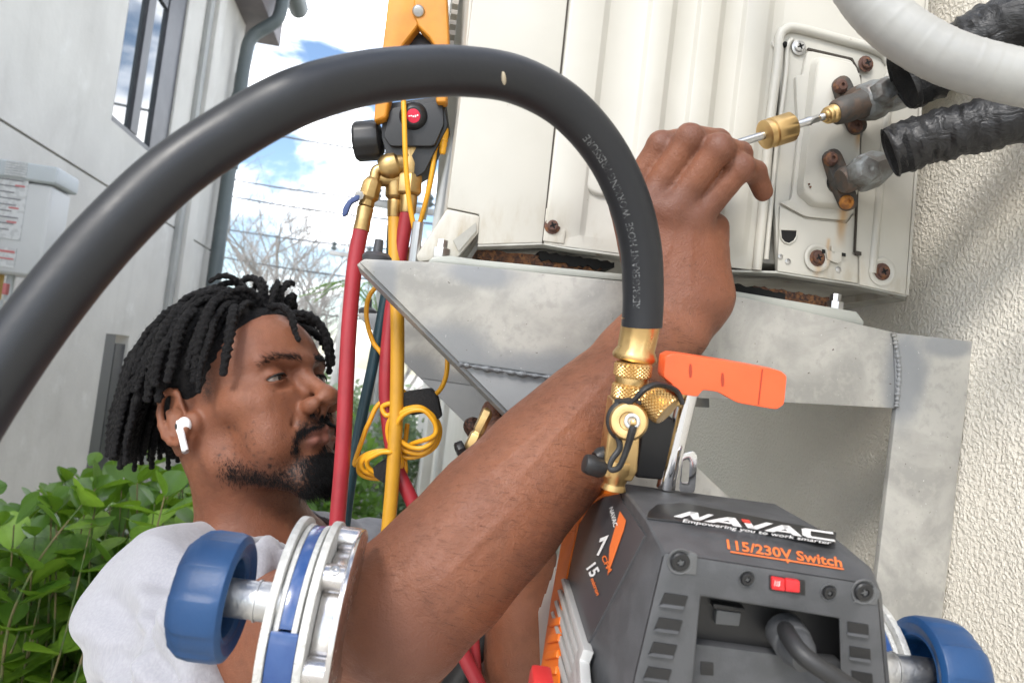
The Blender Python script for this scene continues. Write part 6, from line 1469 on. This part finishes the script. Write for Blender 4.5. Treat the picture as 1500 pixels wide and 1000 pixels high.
# ================================================================== SHRUB
m_leaf = leaf_mat('clusia_leaf', (.06, .135, .018), (.24, .40, .045), .38, .2)
m_twig = M('green_twig', (.09, .15, .04), .6, var=((.22, .17, .08), 30, .4, .6))
def leaf_mesh(seed):
    rnd = random.Random(seed); n = 6; vs = []; fs = []; L_ = 1.0; W_ = rnd.uniform(.38, .46); cup = rnd.uniform(.05, .16); curl = rnd.uniform(-.10, .16)
    n = 7
    for i, t in enumerate((0, .14, .34, .55, .74, .89, .97, 1.0)):
        wd = max(.02 if i == 0 else .07, W_*math.sin(math.pi*min(t, .985)**1.3)**.62)
        z = curl*t*t
        for s in (-1, -.5, 0, .5, 1): vs.append((s*wd, t*L_, z+cup*abs(s)*wd*2.2+(-.012 if s == 0 else 0)))
    for i in range(n):
        for j in range(4): fs.append((i*5+j, i*5+j+1, (i+1)*5+j+1, (i+1)*5+j))
    me = bpy.data.meshes.new('leaf'); me.from_pydata(vs, [], fs); me.materials.append(m_leaf)
    for p in me.polygons: p.use_smooth = True
    return me, vs, fs
LEAVES = [leaf_mesh(k) for k in range(6)]
sb = P(140, 800, 1.85); sb = V((sb.x, sb.y, 0)); sh = thing('clusia_shrub', 'leafy green shrub with round glossy leaves beside the plaster house wall', 'shrub', sb)
rn = random.Random(21); stems = MB(); lp_ = []
for k in range(230):
    px = rn.uniform(-90, 345); d = rn.uniform(1.5, 2.35)
    topy = 700+(35 if px < 60 else 0)+rn.uniform(-15, 330)*(rn.random()**.5)
    if px > 255: topy = max(topy, 655 if d > 1.8 else 700)-25
    if rn.random() < .12: topy -= 18
    tip_ = P(px, topy, d); z0 = max(.2, tip_.z-rn.uniform(.35, .8)); b_ = V((tip_.x+rn.uniform(-.12, .12), tip_.y+rn.uniform(-.12, .12), z0)); roots_ = V((sb.x+(b_.x-sb.x)*.55, sb.y+(b_.y-sb.y)*.55, .02))
    path = spline([roots_, b_.lerp(roots_, .4)+V((rn.uniform(-.05, .05), rn.uniform(-.05, .05), .1)), b_, b_.lerp(tip_, .55)+V((rn.uniform(-.04, .04), rn.uniform(-.04, .04), 0)), tip_], 30)
    stems.tube(path, lerp_list([.007, .005, .0035, .0025, .0014], 30), 6)
    a = rn.uniform(0, 6.28)
    i = 29
    while i > 5:
        p = path[i]; t = (path[min(i+1, 29)]-path[i-1]).normalized()
        for s in (0, math.pi):
            if rn.random() < .14: continue
            aa = a+s+rn.uniform(-.35, .35); o = t.orthogonal().normalized(); q = t.cross(o); out = o*math.cos(aa)+q*math.sin(aa)
            yd = (out*(.95)+t*(rn.uniform(.1, .75)+(.6 if i > 27 else 0))+UZ*rn.uniform(-.15, .25)).normalized(); zd = (t*.8+UZ*.7-yd*yd.dot(t*.8+UZ*.7)); zd = (zd+V((rn.gauss(0, .25), rn.gauss(0, .25), rn.gauss(0, .2)))).normalized(); xd = yd.cross(zd).normalized(); zd = xd.cross(yd)
            ln = (rn.uniform(.065, .10) if i < 28 else rn.uniform(.04, .07)); lp_.append((p+out*.003, xd, yd, zd, ln))
        a += math.pi/2+rn.uniform(-.3, .3); i -= rn.choice((2, 3, 3))
obj('stem', stems, m_twig, sh, ang=80)
def vis(p):
    q = p-CAM; d = q.dot(FWD); x = 750+FPX*q.dot(RGT)/d; y = 500-FPX*q.dot(UPV)/d
    return -30 < x < 335 and 600 < y < 1040, d
order = sorted(lp_, key=lambda l: (not vis(l[0])[0], vis(l[0])[1]/l[4]))
base_ = BASE[sh]
for (p, x, y, z, ln) in order[:298]:
    o = bpy.data.objects.new('leaf', LEAVES[rn.randrange(6)][0]); COL.objects.link(o); o.parent = sh; p = p-base_
    o.matrix_local = Matrix(((x.x*ln, y.x*ln, z.x*ln, p.x), (x.y*ln, y.y*ln, z.y*ln, p.y), (x.z*ln, y.z*ln, z.z*ln, p.z), (0, 0, 0, 1)))
w = MB()
for (p, x, y, z, ln) in order[298:]:
    _, vs, fs = LEAVES[rn.randrange(6)]; w.add([p+x*(v[0]*ln)+y*(v[1]*ln)+z*(v[2]*ln) for v in vs], fs)
obj('leaf_mass', w, m_leaf, sh, ang=80, weld=False, kind='stuff')
